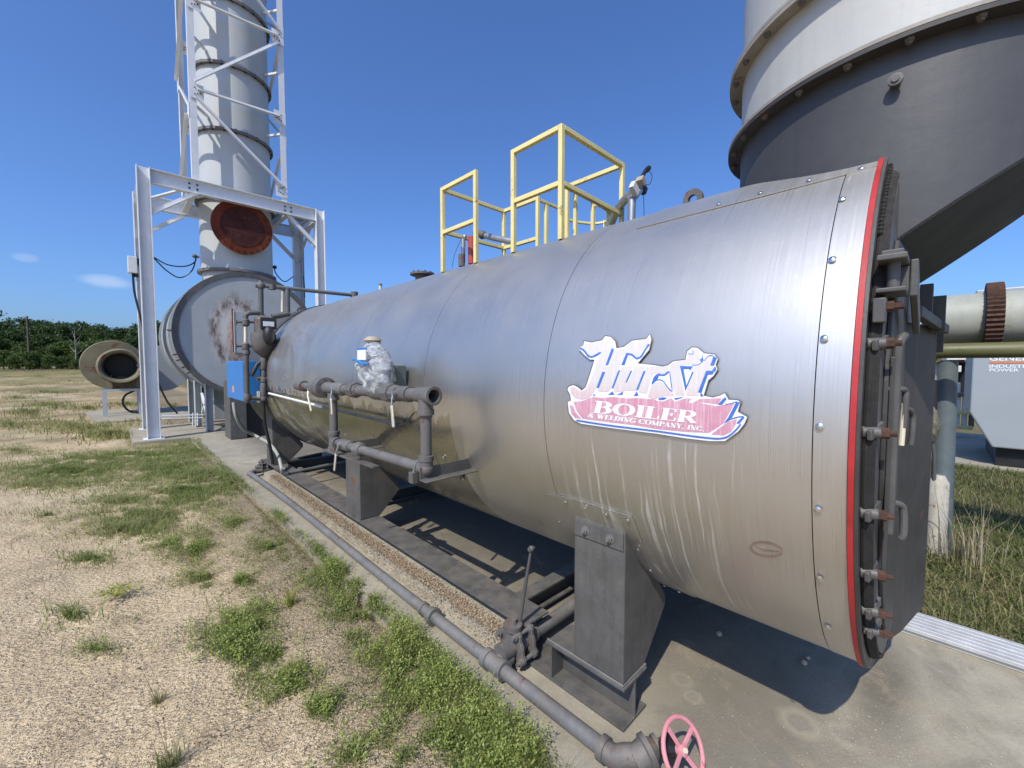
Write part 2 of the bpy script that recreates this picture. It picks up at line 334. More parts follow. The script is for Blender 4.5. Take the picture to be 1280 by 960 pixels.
def soil_mat():
    g = NG('sandy_soil'); n1 = g.noise(.9, 8, .62); n2 = g.noise(9, 7, .68); n3 = g.noise(60, 4, .65)
    c = g.mix(g.ramp(n1, .3, .7), (.58,.435,.255), (.76,.605,.385)); c = g.mix(g.ramp(n2, .42, .72, 0, .45), c, (.46,.335,.19))
    c = g.mix(g.ramp(n3, .35, .7, 0, .45), c, (.80,.65,.43))
    peb = g.ramp(g.vor(85), .05, .30, 1, 0); c = g.mix(g.math('MULTIPLY', peb, .18), c, (.28,.19,.12))
    deb = g.ramp(g.noise(1, 6, .75, g.map((22, 50, 1)), 2.5), .54, .66, 0, .75); c = g.mix(deb, c, (.19,.135,.085)); deb2 = g.ramp(g.noise(2.6, 7, .7), .52, .68, 0, .55); c = g.mix(deb2, c, (.27,.195,.12))
    sx = g.n('SeparateXYZ'); g.l(g.tc.outputs['Object'], sx.inputs[0]); X, Y = sx.outputs[0], sx.outputs[1]
    far = g.ramp(Y, 12, 40); patch = g.noise(.16, 6, .6, g.map((1, .6, 1))); f = g.math('MULTIPLY', far, g.ramp(patch, .42, .55, 0, .8))
    c = g.mix(f, c, (.15,.155,.05)); veryfar = g.ramp(Y, 45, 110, 0, .85); c = g.mix(veryfar, c, (.13,.15,.045))
    ora = g.math('MULTIPLY', g.ramp(Y, 10, 20), g.ramp(g.noise(.35, 8, .7, g.map((1, .5, 1), (7,2,0))), .45, .6, 0, .7)); c = g.mix(ora, c, (.50,.31,.15)); drk = g.math('MULTIPLY', g.ramp(Y, 8, 18), g.ramp(g.noise(1.2, 8, .75, g.map((.6, 1.2, 1))), .52, .66, 0, .7)); c = g.mix(drk, c, (.16,.12,.07))
    mid = g.math('MULTIPLY', g.ramp(Y, 6, 14), g.ramp(g.noise(.7, 6, .6), .45, .62, 0, .65)); c = g.mix(mid, c, (.16,.15,.06))
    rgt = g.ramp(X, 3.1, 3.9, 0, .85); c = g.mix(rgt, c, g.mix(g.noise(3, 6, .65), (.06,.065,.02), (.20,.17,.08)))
    side = g.math('MULTIPLY', g.ramp(X, .5, 1.0), g.ramp(X, 2.6, 3.2, 1, 0)); c = g.mix(g.math('MULTIPLY', side, .55), c, (.17,.14,.10))
    clod = g.noise(38, 3, .6, g.map((1, 1.7, 1))); g.bsdf(c, .95, 0, g.math('ADD', g.math('MULTIPLY', clod, 3.0), g.math('ADD', g.math('MULTIPLY', n3, .5), g.math('MULTIPLY', peb, .25))), 1., .014, Specular_IOR_Level=.2); return g.m
M['soil'] = soil_mat()
def leaf_mat(name, a, b, cc=None, sc=25, tr=.35, rough=.55):
    g = NG(name); n = g.noise(sc, 2, .5); m = g.noise(sc*.08, 3, .6)
    c = g.mix(g.ramp(n, .3, .7), a, b)
    if cc: c = g.mix(g.ramp(m, .45, .65), c, cc)
    p = g.n('BsdfPrincipled'); g.set(p.inputs['Base Color'], c); p.inputs['Roughness'].default_value = rough; p.inputs['Specular IOR Level'].default_value = .3
    t = g.n('BsdfTranslucent'); g.l(c, t.inputs[0]); x = g.n('MixShader'); x.inputs[0].default_value = tr
    g.l(p.outputs[0], x.inputs[1]); g.l(t.outputs[0], x.inputs[2]); g.l(x.outputs[0], g.out.inputs[0]); return g.m
M['weed'] = leaf_mat('weed_leaf', (.045,.08,.016), (.20,.26,.06), (.26,.29,.09), 70)
M['grass'] = leaf_mat('grass_blade', (.09,.13,.03), (.26,.30,.09), (.32,.30,.12), 18)
M['shadegreen'] = leaf_mat('shade_green_grass', (.03,.05,.012), (.10,.13,.035), (.15,.17,.05), 18, .25)  # greener, and darkened to stand in for shade over the right-hand grass
M['midgrass'] = leaf_mat('mid_grass_blade', (.13,.18,.045), (.32,.36,.11), (.40,.38,.17), 14, .4)
M['fieldgrass'] = leaf_mat('field_grass', (.12,.15,.035), (.30,.30,.10), (.40,.36,.16), 3, .3)
M['sprig'] = leaf_mat('sprig_leaf', (.20,.26,.05), (.42,.48,.14), None, 30)
M['drygrass'] = leaf_mat('dry_grass', (.20,.19,.07), (.42,.36,.18), (.14,.18,.05), 14)
M['litter'] = leaf_mat('litter', (.16,.11,.07), (.66,.54,.38), (.30,.22,.14), 9, .1)
M['straw'] = leaf_mat('straw', (.35,.28,.17), (.55,.47,.33), None, 14)
M['lime'] = leaf_mat('lime_weed', (.25,.28,.05), (.42,.42,.10), None)
M['crown'] = leaf_mat('tree_leaf', (.035,.07,.018), (.08,.12,.032), (.05,.085,.022), .5, .3)
M['crown2'] = leaf_mat('tree_leaf_light', (.06,.11,.025), (.12,.17,.045), None, .5, .3)
M['bark'] = paint('bark', (.13,.10,.075), .9, var=.4)
M['chip'] = leaf_mat('wood_chip', (.16,.11,.065), (.50,.40,.27), (.34,.25,.16), 60, 0, .9)
M['stone'] = leaf_mat('pebble', (.45,.34,.21), (.78,.63,.43), (.6,.46,.30), 60, 0, .9)

def plastic_mat():
    g = NG('plastic_bag'); b = g.n('BsdfPrincipled'); n = g.noise(60, 4, .6)
    g.set(b.inputs['Base Color'], g.mix(g.ramp(n, .35, .65), (.42,.45,.48), (.80,.82,.83))); b.inputs['Roughness'].default_value = .18
    tr = g.n('BsdfTransparent'); x = g.n('MixShader'); g.l(g.ramp(g.noise(28, 3, .6), .35, .7, .25, .7), x.inputs[0])
    bp = g.n('Bump'); bp.inputs['Strength'].default_value = 1; bp.inputs['Distance'].default_value = .01; g.l(g.noise(45, 4, .6, dist=2), bp.inputs['Height']); g.l(bp.outputs[0], b.inputs['Normal'])
    g.l(b.outputs[0], x.inputs[1]); g.l(tr.outputs[0], x.inputs[2]); g.l(x.outputs[0], g.out.inputs[0]); return g.m
M['plastic'] = plastic_mat()
def logo_mat(name, a, b, y0=None, y1=None, rough=.45, cracks=.25):
    g = NG(name); n = g.noise(30, 5, .65); vs = g.noise(1, 4, .6, g.map((60, 130, 7)))
    c = g.mix(g.ramp(n, .35, .7, 0, .6), a, b)
    if y0 is not None:
        sx = g.n('SeparateXYZ'); g.l(g.tc.outputs['Object'], sx.inputs[0]); c = g.mix(g.ramp(sx.outputs[2], y0, y1), c, (.60,.56,.54))
    c = g.mix(g.ramp(vs, .5, .72, 0, cracks), c, (.85,.82,.80)); g.bsdf(c, rough, 0, vs, .2, .001); return g.m
M['lwhite'] = logo_mat('emblem_white', (.80,.81,.83), (.66,.67,.69), cracks=0)
M['lblue'] = logo_mat('emblem_blue', (.045,.13,.46), (.08,.20,.55), cracks=.1)
zt = lambda u, v: cpt(*cyl(u, v), BR).z
M['lcream'] = logo_mat('emblem_cream', (.62,.45,.45), (.60,.46,.46), zt(780, 498), zt(780, 478), cracks=.3)
M['lpink'] = logo_mat('emblem_pink', (.56,.25,.33), (.62,.36,.42), cracks=.45)
M['ledge'] = logo_mat('emblem_edge', (.11,.11,.12), (.2,.2,.2), cracks=0)
def drumface_mat():
    g = NG('drum_face_scorched'); n1 = g.noise(2, 6, .6); n2 = g.noise(5, 7, .7); n3 = g.noise(1, 6, .7, g.map((9, 9, 3)))
    c = g.mix(g.ramp(n1, .3, .7), (.33,.35,.35), (.39,.41,.41))
    sx = g.n('SeparateXYZ'); g.l(g.tc.outputs['Object'], sx.inputs[0]); X, Z = sx.outputs[0], sx.outputs[2]
    def blob(cx, cz, rx, rz, j=.6):
        dx = g.math('DIVIDE', g.math('SUBTRACT', X, cx), rx); dz = g.math('DIVIDE', g.math('SUBTRACT', Z, cz), rz)
        return g.math('ADD', g.math('SQRT', g.math('ADD', g.math('MULTIPLY', dx, dx), g.math('MULTIPLY', dz, dz))), g.math('MULTIPLY', g.math('SUBTRACT', n2, .5), j))
    d = blob(2.18, 2.35, .56, .90); c = g.mix(g.ramp(d, .75, 1.1, 1, 0), c, (.58,.54,.50))
    c = g.mix(g.math('MULTIPLY', g.ramp(d, .45, .8), g.ramp(d, .8, 1.1, 1, 0)), c, g.mix(g.ramp(n3, .42, .62), (.10,.07,.05), (.50,.46,.42)))
    d2 = blob(2.16, 2.2, .22, .55, 1.2); c = g.mix(g.ramp(d2, .6, 1.0, .9, 0), c, g.mix(g.ramp(n3, .4, .6), (.20,.07,.03), (.66,.50,.38)))
    g.bsdf(c, .6, 0, n2, .1); return g.m
M['drumface'] = drumface_mat()

# ------------------------------------------------------------------ ground
def vnoise(x, y, seed=0):
    r = np.random.RandomState(seed); T = r.rand(256, 256)
    xi = np.floor(x).astype(int); yi = np.floor(y).astype(int); fx = x-xi; fy = y-yi; fx = fx*fx*(3-2*fx); fy = fy*fy*(3-2*fy)
    g = lambda a, b: T[a % 256, b % 256]
    return (g(xi, yi)*(1-fx)+g(xi+1, yi)*fx)*(1-fy)+(g(xi, yi+1)*(1-fx)+g(xi+1, yi+1)*fx)*fy
def axis_pts(a, b, step, far):
    c = list(np.arange(a, b, step)); d = step
    lo = [a]; hi = [c[-1]]
    while lo[-1] > -far: d *= 1.25; lo.append(lo[-1]-d)
    d = step
    while hi[-1] < far: d *= 1.25; hi.append(hi[-1]+d)
    return np.array(lo[:0:-1]+c+hi[1:])
def soil_h(X, Y):
    fo = np.clip(1.5-np.hypot(X, Y-2)/16, 0.0, 1)
    h = (vnoise(X*1.1, Y*1.1, 1)-.5)*.05+(vnoise(X*4, Y*4, 2)-.5)*.034*fo+((vnoise(X*11+3, Y*11, 3)-.5)*.020+(vnoise(X*25, Y*25, 4)-.5)*.009)*fo
    h -= .045; slab = ((X > 1.15) & (X < 3.45) & (Y < 24) & (Y > -6)) | ((X > .2) & (X < 5) & (Y > 11.3) & (Y < 13.9)) | ((X > -.7) & (X < 3) & (Y > 16.1) & (Y < 20.2))
    rise = np.clip((X-3.3)/2, 0, 1)*.03
    return np.where(slab, -.09, h+rise)
ax, ay = axis_pts(-4, 5.5, .045, 900), axis_pts(-1.2, 12, .045, 1400)
X, Y = np.meshgrid(ax, ay); Z = soil_h(X, Y); nx, ny = len(ax), len(ay)
idx = np.arange(nx*ny).reshape(ny, nx)
F = np.stack([idx[:-1, :-1], idx[:-1, 1:], idx[1:, 1:], idx[1:, :-1]], -1).reshape(-1, 4)
me = npmesh('ground', np.stack([X, Y, Z], -1).reshape(-1, 3), F, M['soil'], 4); me.shade_smooth()
o = bpy.data.objects.new('ground', me); S.collection.objects.link(o); o['kind'] = 'structure'
# concrete slab: wide strip under the boiler with the side pad for the white frame, slightly ragged edge
edge = []
rr = random.Random(3)
for k in range(120): edge.append((1.2+rr.uniform(-.012, .012)+.02*math.sin(k*.21), -3+k*.12))
poly = [(x, y, 0) for x, y in edge if y < 11.3]+[(.26, 11.38, 0), (.24, 13.7, 0), (.3, 14.0, 0), (3.4, 14.2, 0), (5.2, 14.2, 0), (5.2, 10.8, 0), (3.34, 10.8, 0), (3.34, -3, 0)]
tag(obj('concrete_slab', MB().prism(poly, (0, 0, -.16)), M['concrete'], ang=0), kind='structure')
tag(obj('grout_ledge', MB().prism([(1.43, 1.62, -.01), (1.445, 1.62, .018), (1.47, 1.62, .022), (1.49, 1.62, .085), (1.626, 1.62, .10), (1.626, 1.62, -.01)], (0, 4.9, 0)), M['concrete'], ang=0), kind='structure')
tag(obj('fan_pad', MB().prism([(-.36, 16.2, -.02), (3.2, 16.0, -.02), (3.2, 20.2, -.02), (-.7, 20.1, -.02)], (0, 0, -.14)), M['concrete'], ang=0), kind='structure')
tag(obj('generator_pad', MB().box((9.6, -12, -.05), (14, .6, .02)), M['concrete'], ang=0), kind='structure')

# ------------------------------------------------------------------ boiler
boiler = thing('boiler', 'long horizontal boiler in brushed stainless jacket with faded red and blue emblem', 'boiler', (BX, 3.4, 0))
def shell(y0, y1, r, t0=0., t1=2*math.pi, th=.004, nt=150, dy=.12):
    """curved sheet with its own thickness; UV in metres (along, around)"""
    ny_ = max(2, int((y1-y0)/dy)+1); full = t1-t0 > 6.28; n = nt if full else max(4, int(nt*(t1-t0)/6.283))
    vs = []; fs = []; uv = []
    for k in range(ny_+1):
        y = y0+(y1-y0)*k/ny_
        for i in range(n+(0 if full else 1)):
            t = t0+(t1-t0)*i/n; vs.append(cpt(y, t, r))
    m = n if full else n+1
    for k in range(ny_):
        for i in range(n):
            j = (i+1) % m; fs.append((k*m+i, k*m+j, (k+1)*m+j, (k+1)*m+i)); ta, tb = t0+(t1-t0)*i/n, t0+(t1-t0)*(i+1)/n
            ya, yb = y0+(y1-y0)*k/ny_, y0+(y1-y0)*(k+1)/ny_
            uv += [(ya, arc(ta)), (ya, arc(tb)), (yb, arc(tb)), (yb, arc(ta))]
    return vs, fs, uv
def sheet(name, vs, fs, uv, mat, parent, thick=.004, label=None):
    me = bpy.data.meshes.new(name); me.from_pydata([tuple(v) for v in vs], [], fs); ul = me.uv_layers.new(name='UVMap')
    ul.data.foreach_set('uv', np.array(uv, dtype=np.float32).ravel()); me.materials.append(mat); me.update()
    bm = bmesh.new(); bm.from_mesh(me); bd = [e for e in bm.edges if e.is_boundary]; ex = bmesh.ops.extrude_edge_only(bm, edges=bd)   # turned-in lip gives the sheet its edge
    for v in [g for g in ex['geom'] if isinstance(g, bmesh.types.BMVert)]: d_ = Vector((v.co.x-BX, 0, v.co.z-BZ)).normalized(); v.co -= d_*thick
    bm.to_mesh(me); bm.free(); me.shade_smooth(); me.set_sharp_from_angle(angle=R_(40))
    o = bpy.data.objects.new(name, me); S.collection.objects.link(o); o.parent = parent; o.location = -wloc(parent)
    if label: o['label'] = label
    return o
seams = [.158, .238, 1.25, 2.27, 3.35, 4.55, 6.22]
rads = [BR+.0015]+[BR]*5
sheets = []
for i in range(len(seams)-1):
    vs, fs, uv = shell(seams[i]+.0015, seams[i+1]-.0015, rads[i]); vs2 = []
    for v in vs:      # slight unevenness, stronger dents toward the far end
        a = math.atan2(v.z-BZ, v.x-BX); k = .0007+.009*max(0, min(1, (v.y-4.4)/1.2))
        d = k*(math.sin(a*5+v.y*2.1)*math.sin(v.y*3.3+a*2)+.6*math.sin(a*11+v.y*5.)*math.sin(v.y*7+1)); rad = Vector((v.x-BX, 0, v.z-BZ)).normalized()
        vs2.append(v+rad*d)
    sheets.append(sheet('jacket_sheet', vs2, fs, uv, M['jacket'], boiler))
# top cover strip and saddle aprons lie on the jacket
tA = cyl(950, 247)[1]; vs, fs, uv = shell(.16, 1.02, BR+.006, math.pi/2-(tA-math.pi/2), tA); sheet('crown_cover_strip', vs, fs, uv, M['jacket'], boiler)
def on_cyl(polypx, R, step=8, flat=None):
    """flat outline in the photograph's pixels laid on the jacket surface (R): cut every few pixels so that it follows the curve"""
    bm = bmesh.new(); vs = [bm.verts.new((u, v, 0)) for u, v in polypx]
    for i in range(len(vs)): bm.edges.new((vs[i], vs[(i+1) % len(vs)]))
    bmesh.ops.triangle_fill(bm, edges=bm.edges[:], use_beauty=True, use_dissolve=False)
    ys = [v for u, v in polypx]
    k = math.floor(min(ys)/step)*step+step
    while k < max(ys):
        bmesh.ops.bisect_plane(bm, geom=bm.verts[:]+bm.edges[:]+bm.faces[:], plane_co=(0, k, 0), plane_no=(0, 1, 0)); k += step
    bm.verts.index_update(); yt = [cyl(v.co.x, v.co.y, R) for v in bm.verts]
    V = [cpt(y, t, R) for y, t in yt]; Fs = [tuple(v.index for v in f.verts) for f in bm.faces]
    uv = [(yt[i][0], arc(yt[i][1])) for f in Fs for i in f]; bm.free(); return V, Fs, uv
def fixn(V, Fs):
    out = []
    for f in Fs:
        a, b, c = [Vector(V[i]) for i in f[:3]]; n = (b-a).cross(c-a); m = Vector(((a.x-BX), 0, a.z-BZ)); out.append(f if n.dot(m) > 0 else f[::-1])
    return out
apr = [(683, 617), (708, 621.5), (735, 629), (760, 637), (789, 645), (793, 652), (803, 680), (819, 708), (842, 731), (870, 748), (800, 718), (716, 681), (700, 672)]
V_, F_, uv_ = on_cyl(apr, BR+.005); F2 = fixn(V_, F_)
uvd = {}
for f, k in zip(F_, range(len(F_))): pass
yt_ = {i: None for i in range(len(V_))}
uv2 = [(V_[i].y, arc(math.atan2(V_[i].z-BZ, V_[i].x-BX) % (2*math.pi))) for f in F2 for i in f]
ap = sheet('saddle_apron', V_, F2, uv2, M['jacket'], boiler, .003)
# screws
smb = MB().lathe((0, 0, 0), (0, 0, 1), [(0, .010), (.002, .010), (.0035, .0075), (.0055, .004)], 12)
sme = None
def screw(y, th, parent, R=BR+.004, s=1.):
    global sme
    if sme is None:
        o = obj('screw', smb, M['screw'], ang=50); sme = o.data
    else: o = bpy.data.objects.new('screw', sme); S.collection.objects.link(o)
    o.parent = parent; n = Vector((math.cos(th), 0, math.sin(th))); p = cpt(y, th, R)
    o.location = p-wloc(parent); o.rotation_mode = 'QUATERNION'; o.rotation_quaternion = n.to_track_quat('Z', 'Y'); o.scale = (s, s, s)
for (u, v) in ((1077, 213), (1053, 251), (1041, 326), (1031, 424), (1025, 533), (1023, 636), (1025, 721), (1035, 781)): screw(*cyl(u, v), sheets[0], BR+.007)
for (u, v) in ((1011, 230), (950, 245.7), (898, 259)): y, t = cyl(u, v); screw(y, t-.01, sheets[1], BR+.01, .9)
for (u, v) in ((700.6, 651), (708, 626.5), (732.5, 634), (758.7, 642), (786, 649), (798, 685), (813.5, 711), (830, 731), (848, 741)): screw(*cyl(u, v), ap, BR+.008, .9)
for (u, v) in ((465.6, 545.6), (479.7, 561), (463.8, 578), (432, 543)): screw(*cyl(u, v), sheets[3], BR+.005)
for k in range(9): a = k*2*math.pi/9; y, t = 5.15, math.pi+.06; screw(y+.11*math.cos(a), t+.11*math.sin(a), sheets[5], BR+.006, 1.)
for k in range(9): screw(6.16, math.pi*.62+k*.16, sheets[5], BR+.006, .9)
for (u, v) in ((555, 571.5), (571, 577.5), (579, 590), (579.5, 598)): screw(*cyl(u, v), sheets[3], BR+.005, 1.3)
# end flange with red rim, gasket and weld bead
def ring(y0, y1, r0, r1, n=120):
    m = MB(); vs = []
    for y, r in ((y0, r1), (y1, r1), (y1, r0), (y0, r0)):
        for i in range(n): vs.append(cpt(y, 2*math.pi*i/n, r))
    fs = [(k*n+i, k*n+(i+1) % n, ((k+1) % 4)*n+(i+1) % n, ((k+1) % 4)*n+i) for k in range(4) for i in range(n)]
    return m.add(vs, fs)
obj('red_rim', ring(.1435, .157, .9, BR+.012, 160), M['red'], boiler)
obj('end_flange_plate', ring(.134, .1430, .9, BR+.010, 160), M['chardark'], boiler)
g_ = MB(); rg = random.Random(5)
for k in range(3):
    g_.add(*(lambda q: (q.v, q.f))(MB().torus((BX, .126-.007*k, BZ), (0, 1, 0), 1.02-.004*k+.002*rg.random(), .0075, 150, 6)))
obj('rope_gasket', g_, M['gasket'], boiler)
wb = MB()
for k in range(46):
    z = 1.98+k*.0135; x = BX-math.sqrt(max(.01, 1.05**2-(z-BZ)**2))+.02; wb.ball((x+rg.uniform(-.003, .003), .128, z), (.008, .008, .008), 6, 4)
tag(obj('weld_bead', wb, M['gasket'], boiler), kind='stuff')
# front smokebox doors: round plate, then a shallow box whose face steps outward
obj('door_plate', MB().lathe((BX, .118, BZ), (0, -1, 0), [(0, 1.0), (.012, 1.0), (.014, .97)], 96), M['char'], boiler, bevel=.002)
dp = [(2.24, .118, .44), (2.42, .066, .44), (2.75, .004, .44), (3.22, .004, .44), (3.30, .104, .44)]
door = obj('front_door', MB().prism(dp, (0, 0, 1.33)), M['doorpaint'], boiler, ang=0, bevel=.004)
dl = MB().prism([(1.52, .1035, .78), (1.60, .092, .62), (1.74, .092, .53), (1.74, .092, 1.80), (1.60, .092, 1.95), (1.50, .1035, 1.80)], (0, .01, 0))
obj('door_leaf', MB().prism([(BX-.93*math.cos(a_), .1035, BZ+.93*math.sin(a_)) for a_ in [-1.25+k*.1 for k in range(20)]]+[(2.4, .1035, 2.05), (2.4, .1035, .53)], (0, -.012, 0)), M['doorpaint'], boiler, ang=0, bevel=.003)
for z in (1.655, 1.417, 1.19, 1.0, .855, .765):
    x = BX-math.sqrt(1.035**2-(z-BZ)**2)+.012
    c = obj('clamp', MB().cyl((x, .136, z), (x+.01, .098, z), .016, 14).bar((x-.02, .118, z-.006), (x+.07, .100, z+.012), .012, .028), M['char'], boiler, bevel=.002)
    obj('nut', MB().lathe((x+.01, .098, z), (.15, -1, 0), [(0, .015), (.018, .015)], 6).cyl((x+.012, .082, z), (x+.016, .066, z), .008, 8), M['rust'], c, ang=25)
# hinge yoke
yk = MB().box((1.475, .062, 1.875), (1.62, .122, 1.89)).box((1.475, .062, 1.79), (1.62, .122, 1.802)).box((1.60, .062, 1.803), (1.62, .122, 1.874)).box((1.50, .07, 1.8905), (1.60, .115, 1.905))
yk.prism([(1.60, .06, 1.789), (1.62, .06, 1.789), (1.95, .06, 1.70), (1.95, .06, 1.76), (1.62, .06, 1.89), (1.60, .06, 1.89)], (0, -.016, 0))
yo = obj('hinge_yoke', yk, M['char'], boiler, ang=0, bevel=.003); obj('hinge_pin', MB().cyl((1.53, .09, 1.802), (1.53, .09, 1.875), .014, 14), M['char'], yo)
obj('hinge_bolt', MB().lathe((1.50, .115, 1.755), (.1, -1, 0), [(0, .016), (.03, .016), (.031, .010), (.05, .010)], 6), M['rust'], boiler)
obj('hinge_lug', MB().box((1.46, .098, 1.71), (1.50, .125, 1.775)), M['char'], boiler, bevel=.003)
obj('hinge_rod', MB().tube(spline([(1.60, .066, 1.68), (1.575, .074, 1.66), (1.57, .078, 1.60), (1.57, .078, 1.25), (1.57, .08, 1.12)]), .011, 10), M['char'], boiler)
def bent(name, pts, r, m): return obj(name, MB().tube(spline(pts, 5), r, 10), M[m], boiler)
bent('door_handle', [(1.56, .098, 1.53), (1.575, .070, 1.53), (1.60, .060, 1.525), (1.60, .058, 1.50), (1.60, .06, 1.42)], .008, 'char')
obj('handle_sleeve', MB().cyl((1.60, .0595, 1.49), (1.598, .0625, 1.37), .007, 10), M['brasswht'], boiler)
bent('door_handle', [(1.60, .090, 1.475), (1.66, .056, 1.47), (1.70, .045, 1.45), (1.70, .044, 1.40), (1.70, .046, 1.36)], .007, 'char')
bent('door_handle', [(1.58, .094, 1.205), (1.60, .060, 1.20), (1.61, .052, 1.18), (1.61, .050, 1.12), (1.61, .055, 1.10)], .009, 'char')
obj('latch_bar', MB().box((1.555, .080, .98), (1.575, .0905, 1.62)), M['chardark'], boiler, ang=0, bevel=.002)
dv = MB().box((2.42, .02, 1.80), (2.55, .06, 1.93)).box((2.62, -.02, 1.74), (2.70, .03, 1.90)).bar((2.2, .06, 1.80), (2.8, -.02, 1.76), .03, .04).box((3.0, -.02, 1.66), (3.10, .03, 1.76))
obj('davit_bracket', dv, M['chardark'], boiler, ang=0, bevel=.003)
# lifting lug on the crown
p = P(868, 243, x=BX-.08)
lg = MB(); out = []
for k in range(13): a = math.pi*k/12; out.append((BX-.05, 1.0-.045*math.cos(a), 2.545+.048*math.sin(a)))
poly = [(BX-.05, .90, 2.46)]+[(BX-.05, .955+.0, 2.54)]+[(BX-.05, 1.01-.055*math.cos(math.pi*k/10), 2.55+.055*math.sin(math.pi*k/10)) for k in range(11)]+[(BX-.05, 1.075, 2.46)]
hole = [(BX-.05, 1.01+.026*math.cos(2*math.pi*k/16), 2.545+.026*math.sin(2*math.pi*k/16)) for k in range(16)]
def plate_with_hole(outer, inner, d):
    bm = bmesh.new()
    for loop in (outer, inner):
        vs = [bm.verts.new(q) for q in loop]
        for i in range(len(vs)): bm.edges.new((vs[i], vs[(i+1) % len(vs)]))
    bmesh.ops.triangle_fill(bm, edges=bm.edges[:], use_beauty=True)
    ext = bmesh.ops.extrude_face_region(bm, geom=bm.faces[:]); bmesh.ops.translate(bm, verts=[e for e in ext['geom'] if isinstance(e, bmesh.types.BMVert)], vec=d)
    bm.verts.index_update(); m = MB(); m.add([v.co for v in bm.verts], [tuple(v.index for v in f.verts) for f in bm.faces]); bm.free(); return m
obj('lifting_lug', plate_with_hole(poly, hole, (.025, 0, 0)), M['castiron'], boiler, ang=30)
# dark rear shell beyond the jacket
obj('rear_shell', MB().lathe((BX, 6.25, BZ), (0, 1, 0), [(0, BR-.03), (.005, BR+.018), (.95, BR+.018), (.96, BR-.05), (.98, .5)], 96), M['chardark'], boiler)
obj('rear_seam_band', MB().lathe((BX, 6.225, BZ), (0, 1, 0), [(0, BR+.001), (0, BR+.012), (.03, BR+.012), (.03, BR+.001)], 96, cap=False), M['chardark'], boiler)
for k, (x, z) in enumerate(((2.25, 2.46), (2.62, 2.475), (2.95, 2.36))):
    obj('rear_lug', plate_with_hole([(x-.05, 7.3, z-.06), (x-.05, 7.3, z+.02)]+[(x-.05*math.cos(math.pi*q/8), 7.3, z+.02+.05*math.sin(math.pi*q/8)) for q in range(1, 8)]+[(x+.05, 7.3, z+.02), (x+.05, 7.3, z-.06)],
        [(x+.018*math.cos(q*math.pi/5), 7.3, z+.02+.018*math.sin(q*math.pi/5)) for q in range(10)], (0, .03, 0)), M['castiron'], boiler)
# legs (saddles) and skid beams
def saddle(y0, y1, far=False, bolts=True):
    s = obj('saddle_leg', MB().prism([(1.555, y0, .197), (1.555, y0, .88), (1.62, y0, .85), (1.95, y0, .45), (1.95, y0, .40), (1.745, y0, .197)], (0, y1-y0, 0)), M['char'], boiler, ang=0, bevel=.006)
    obj('saddle_leg', MB().prism([(2*BX-1.555, y0, .197), (2*BX-1.555, y0, .88), (2*BX-1.62, y0, .85), (2*BX-1.95, y0, .45), (2*BX-1.95, y0, .40), (2*BX-1.745, y0, .197)], (0, y1-y0, 0)), M['char'], boiler, ang=0, bevel=.006)
    if bolts:
        b = obj('bolted_plate', MB().box((1.547, y0+.005, .795), (1.5545, y1-.005, .872)), M['char'], boiler, ang=0, bevel=.002)
        for yy in (y0+.07, y1-.07): obj('bolt', MB().lathe((1.5465, yy, .832), (-1, 0, 0), [(0, .021), (.003, .021), (.0031, .014), (.014, .014), (.0145, .008), (.024, .008)], 12), M['pipe'], b, ang=30)
saddle(.905, 1.175); saddle(3.555, 3.86, bolts=False); saddle(6.35, 6.65, bolts=False)
for sx in (0, 1):
    mx = (lambda x: x) if not sx else (lambda x: 2*BX-x)
    xs = sorted((mx(1.537), mx(1.737))); xc = mx(1.637)
    b = MB().box((xs[0], .89, .004), (xs[1], 6.9, .016)).box((xc-.005, .89, .016), (xc+.005, 1.34, .183)).box((xc-.005, 1.50, .016), (xc+.005, 6.9, .183)).box((xs[0], .89, .183), (xs[1], 1.335, .195)).box((xs[0], 1.49, .183), (xs[1], 6.9, .195))
    for yy in (1.3,): b.box((xs[0]+.004, yy, .016), (xc-.0055, yy+.01, .1825))
    obj('skid_beam', b, M['char'], boiler, ang=0, bevel=.0015)
obj('base_plate_weld', MB().tube([(1.55, 1.335, .198), (1.55, .902, .198), (1.745, .902, .198)], .006, 6), M['pipe'], boiler)
for yy in (1.75, 4.3, 6.6): obj('skid_cross_member', MB().ibeam((1.75, yy, .1), (3.2, yy, .1), .1, .12), M['char'], boiler, ang=0)

# ------------------------------------------------------------------ emblem on the jacket
A = lambda L: [(700+x/10.667, 405+y/10.667) for x, y in L]
B = lambda L: [(820+x/10.667, 425+y/10.667) for x, y in L]
Cc = lambda L: [(700+x/10.667, 475+y/10.667) for x, y in L]
D = lambda L: [(820+x/10.667, 475+y/10.667) for x, y in L]
def lay(polys, R, mat, name, parent):
    m = MB()
    for pl in polys:
        try: V, Fs, _ = on_cyl(pl, R)
        except Exception as e: print('poly', e); continue
        m.add(V, fixn(V, Fs))
    o = obj(name, m, mat, parent, ang=0); s = o.modifiers.new('t', 'SOLIDIFY'); s.thickness = .0004; s.offset = 1; return o
def ribbon(pts, wd):
    out = []; n = len(pts); Lf = []; Rt = []
    for i, p in enumerate(pts):
        a, b = pts[max(i-1, 0)], pts[min(i+1, n-1)]; dx, dy = b[0]-a[0], b[1]-a[1]; L = math.hypot(dx, dy) or 1
        w_ = wd*(.35 if i in (0, n-1) else 1)/2; Lf.append((p[0]-dy/L*w_, p[1]+dx/L*w_)); Rt.append((p[0]+dy/L*w_, p[1]-dx/L*w_))
    return [[Lf[i], Lf[i+1], Rt[i+1], Rt[i]] for i in range(n-1)]
def sm(pts, n=4): return [(p.x, p.y) for p in spline([(x, y, 0) for x, y in pts], n)]
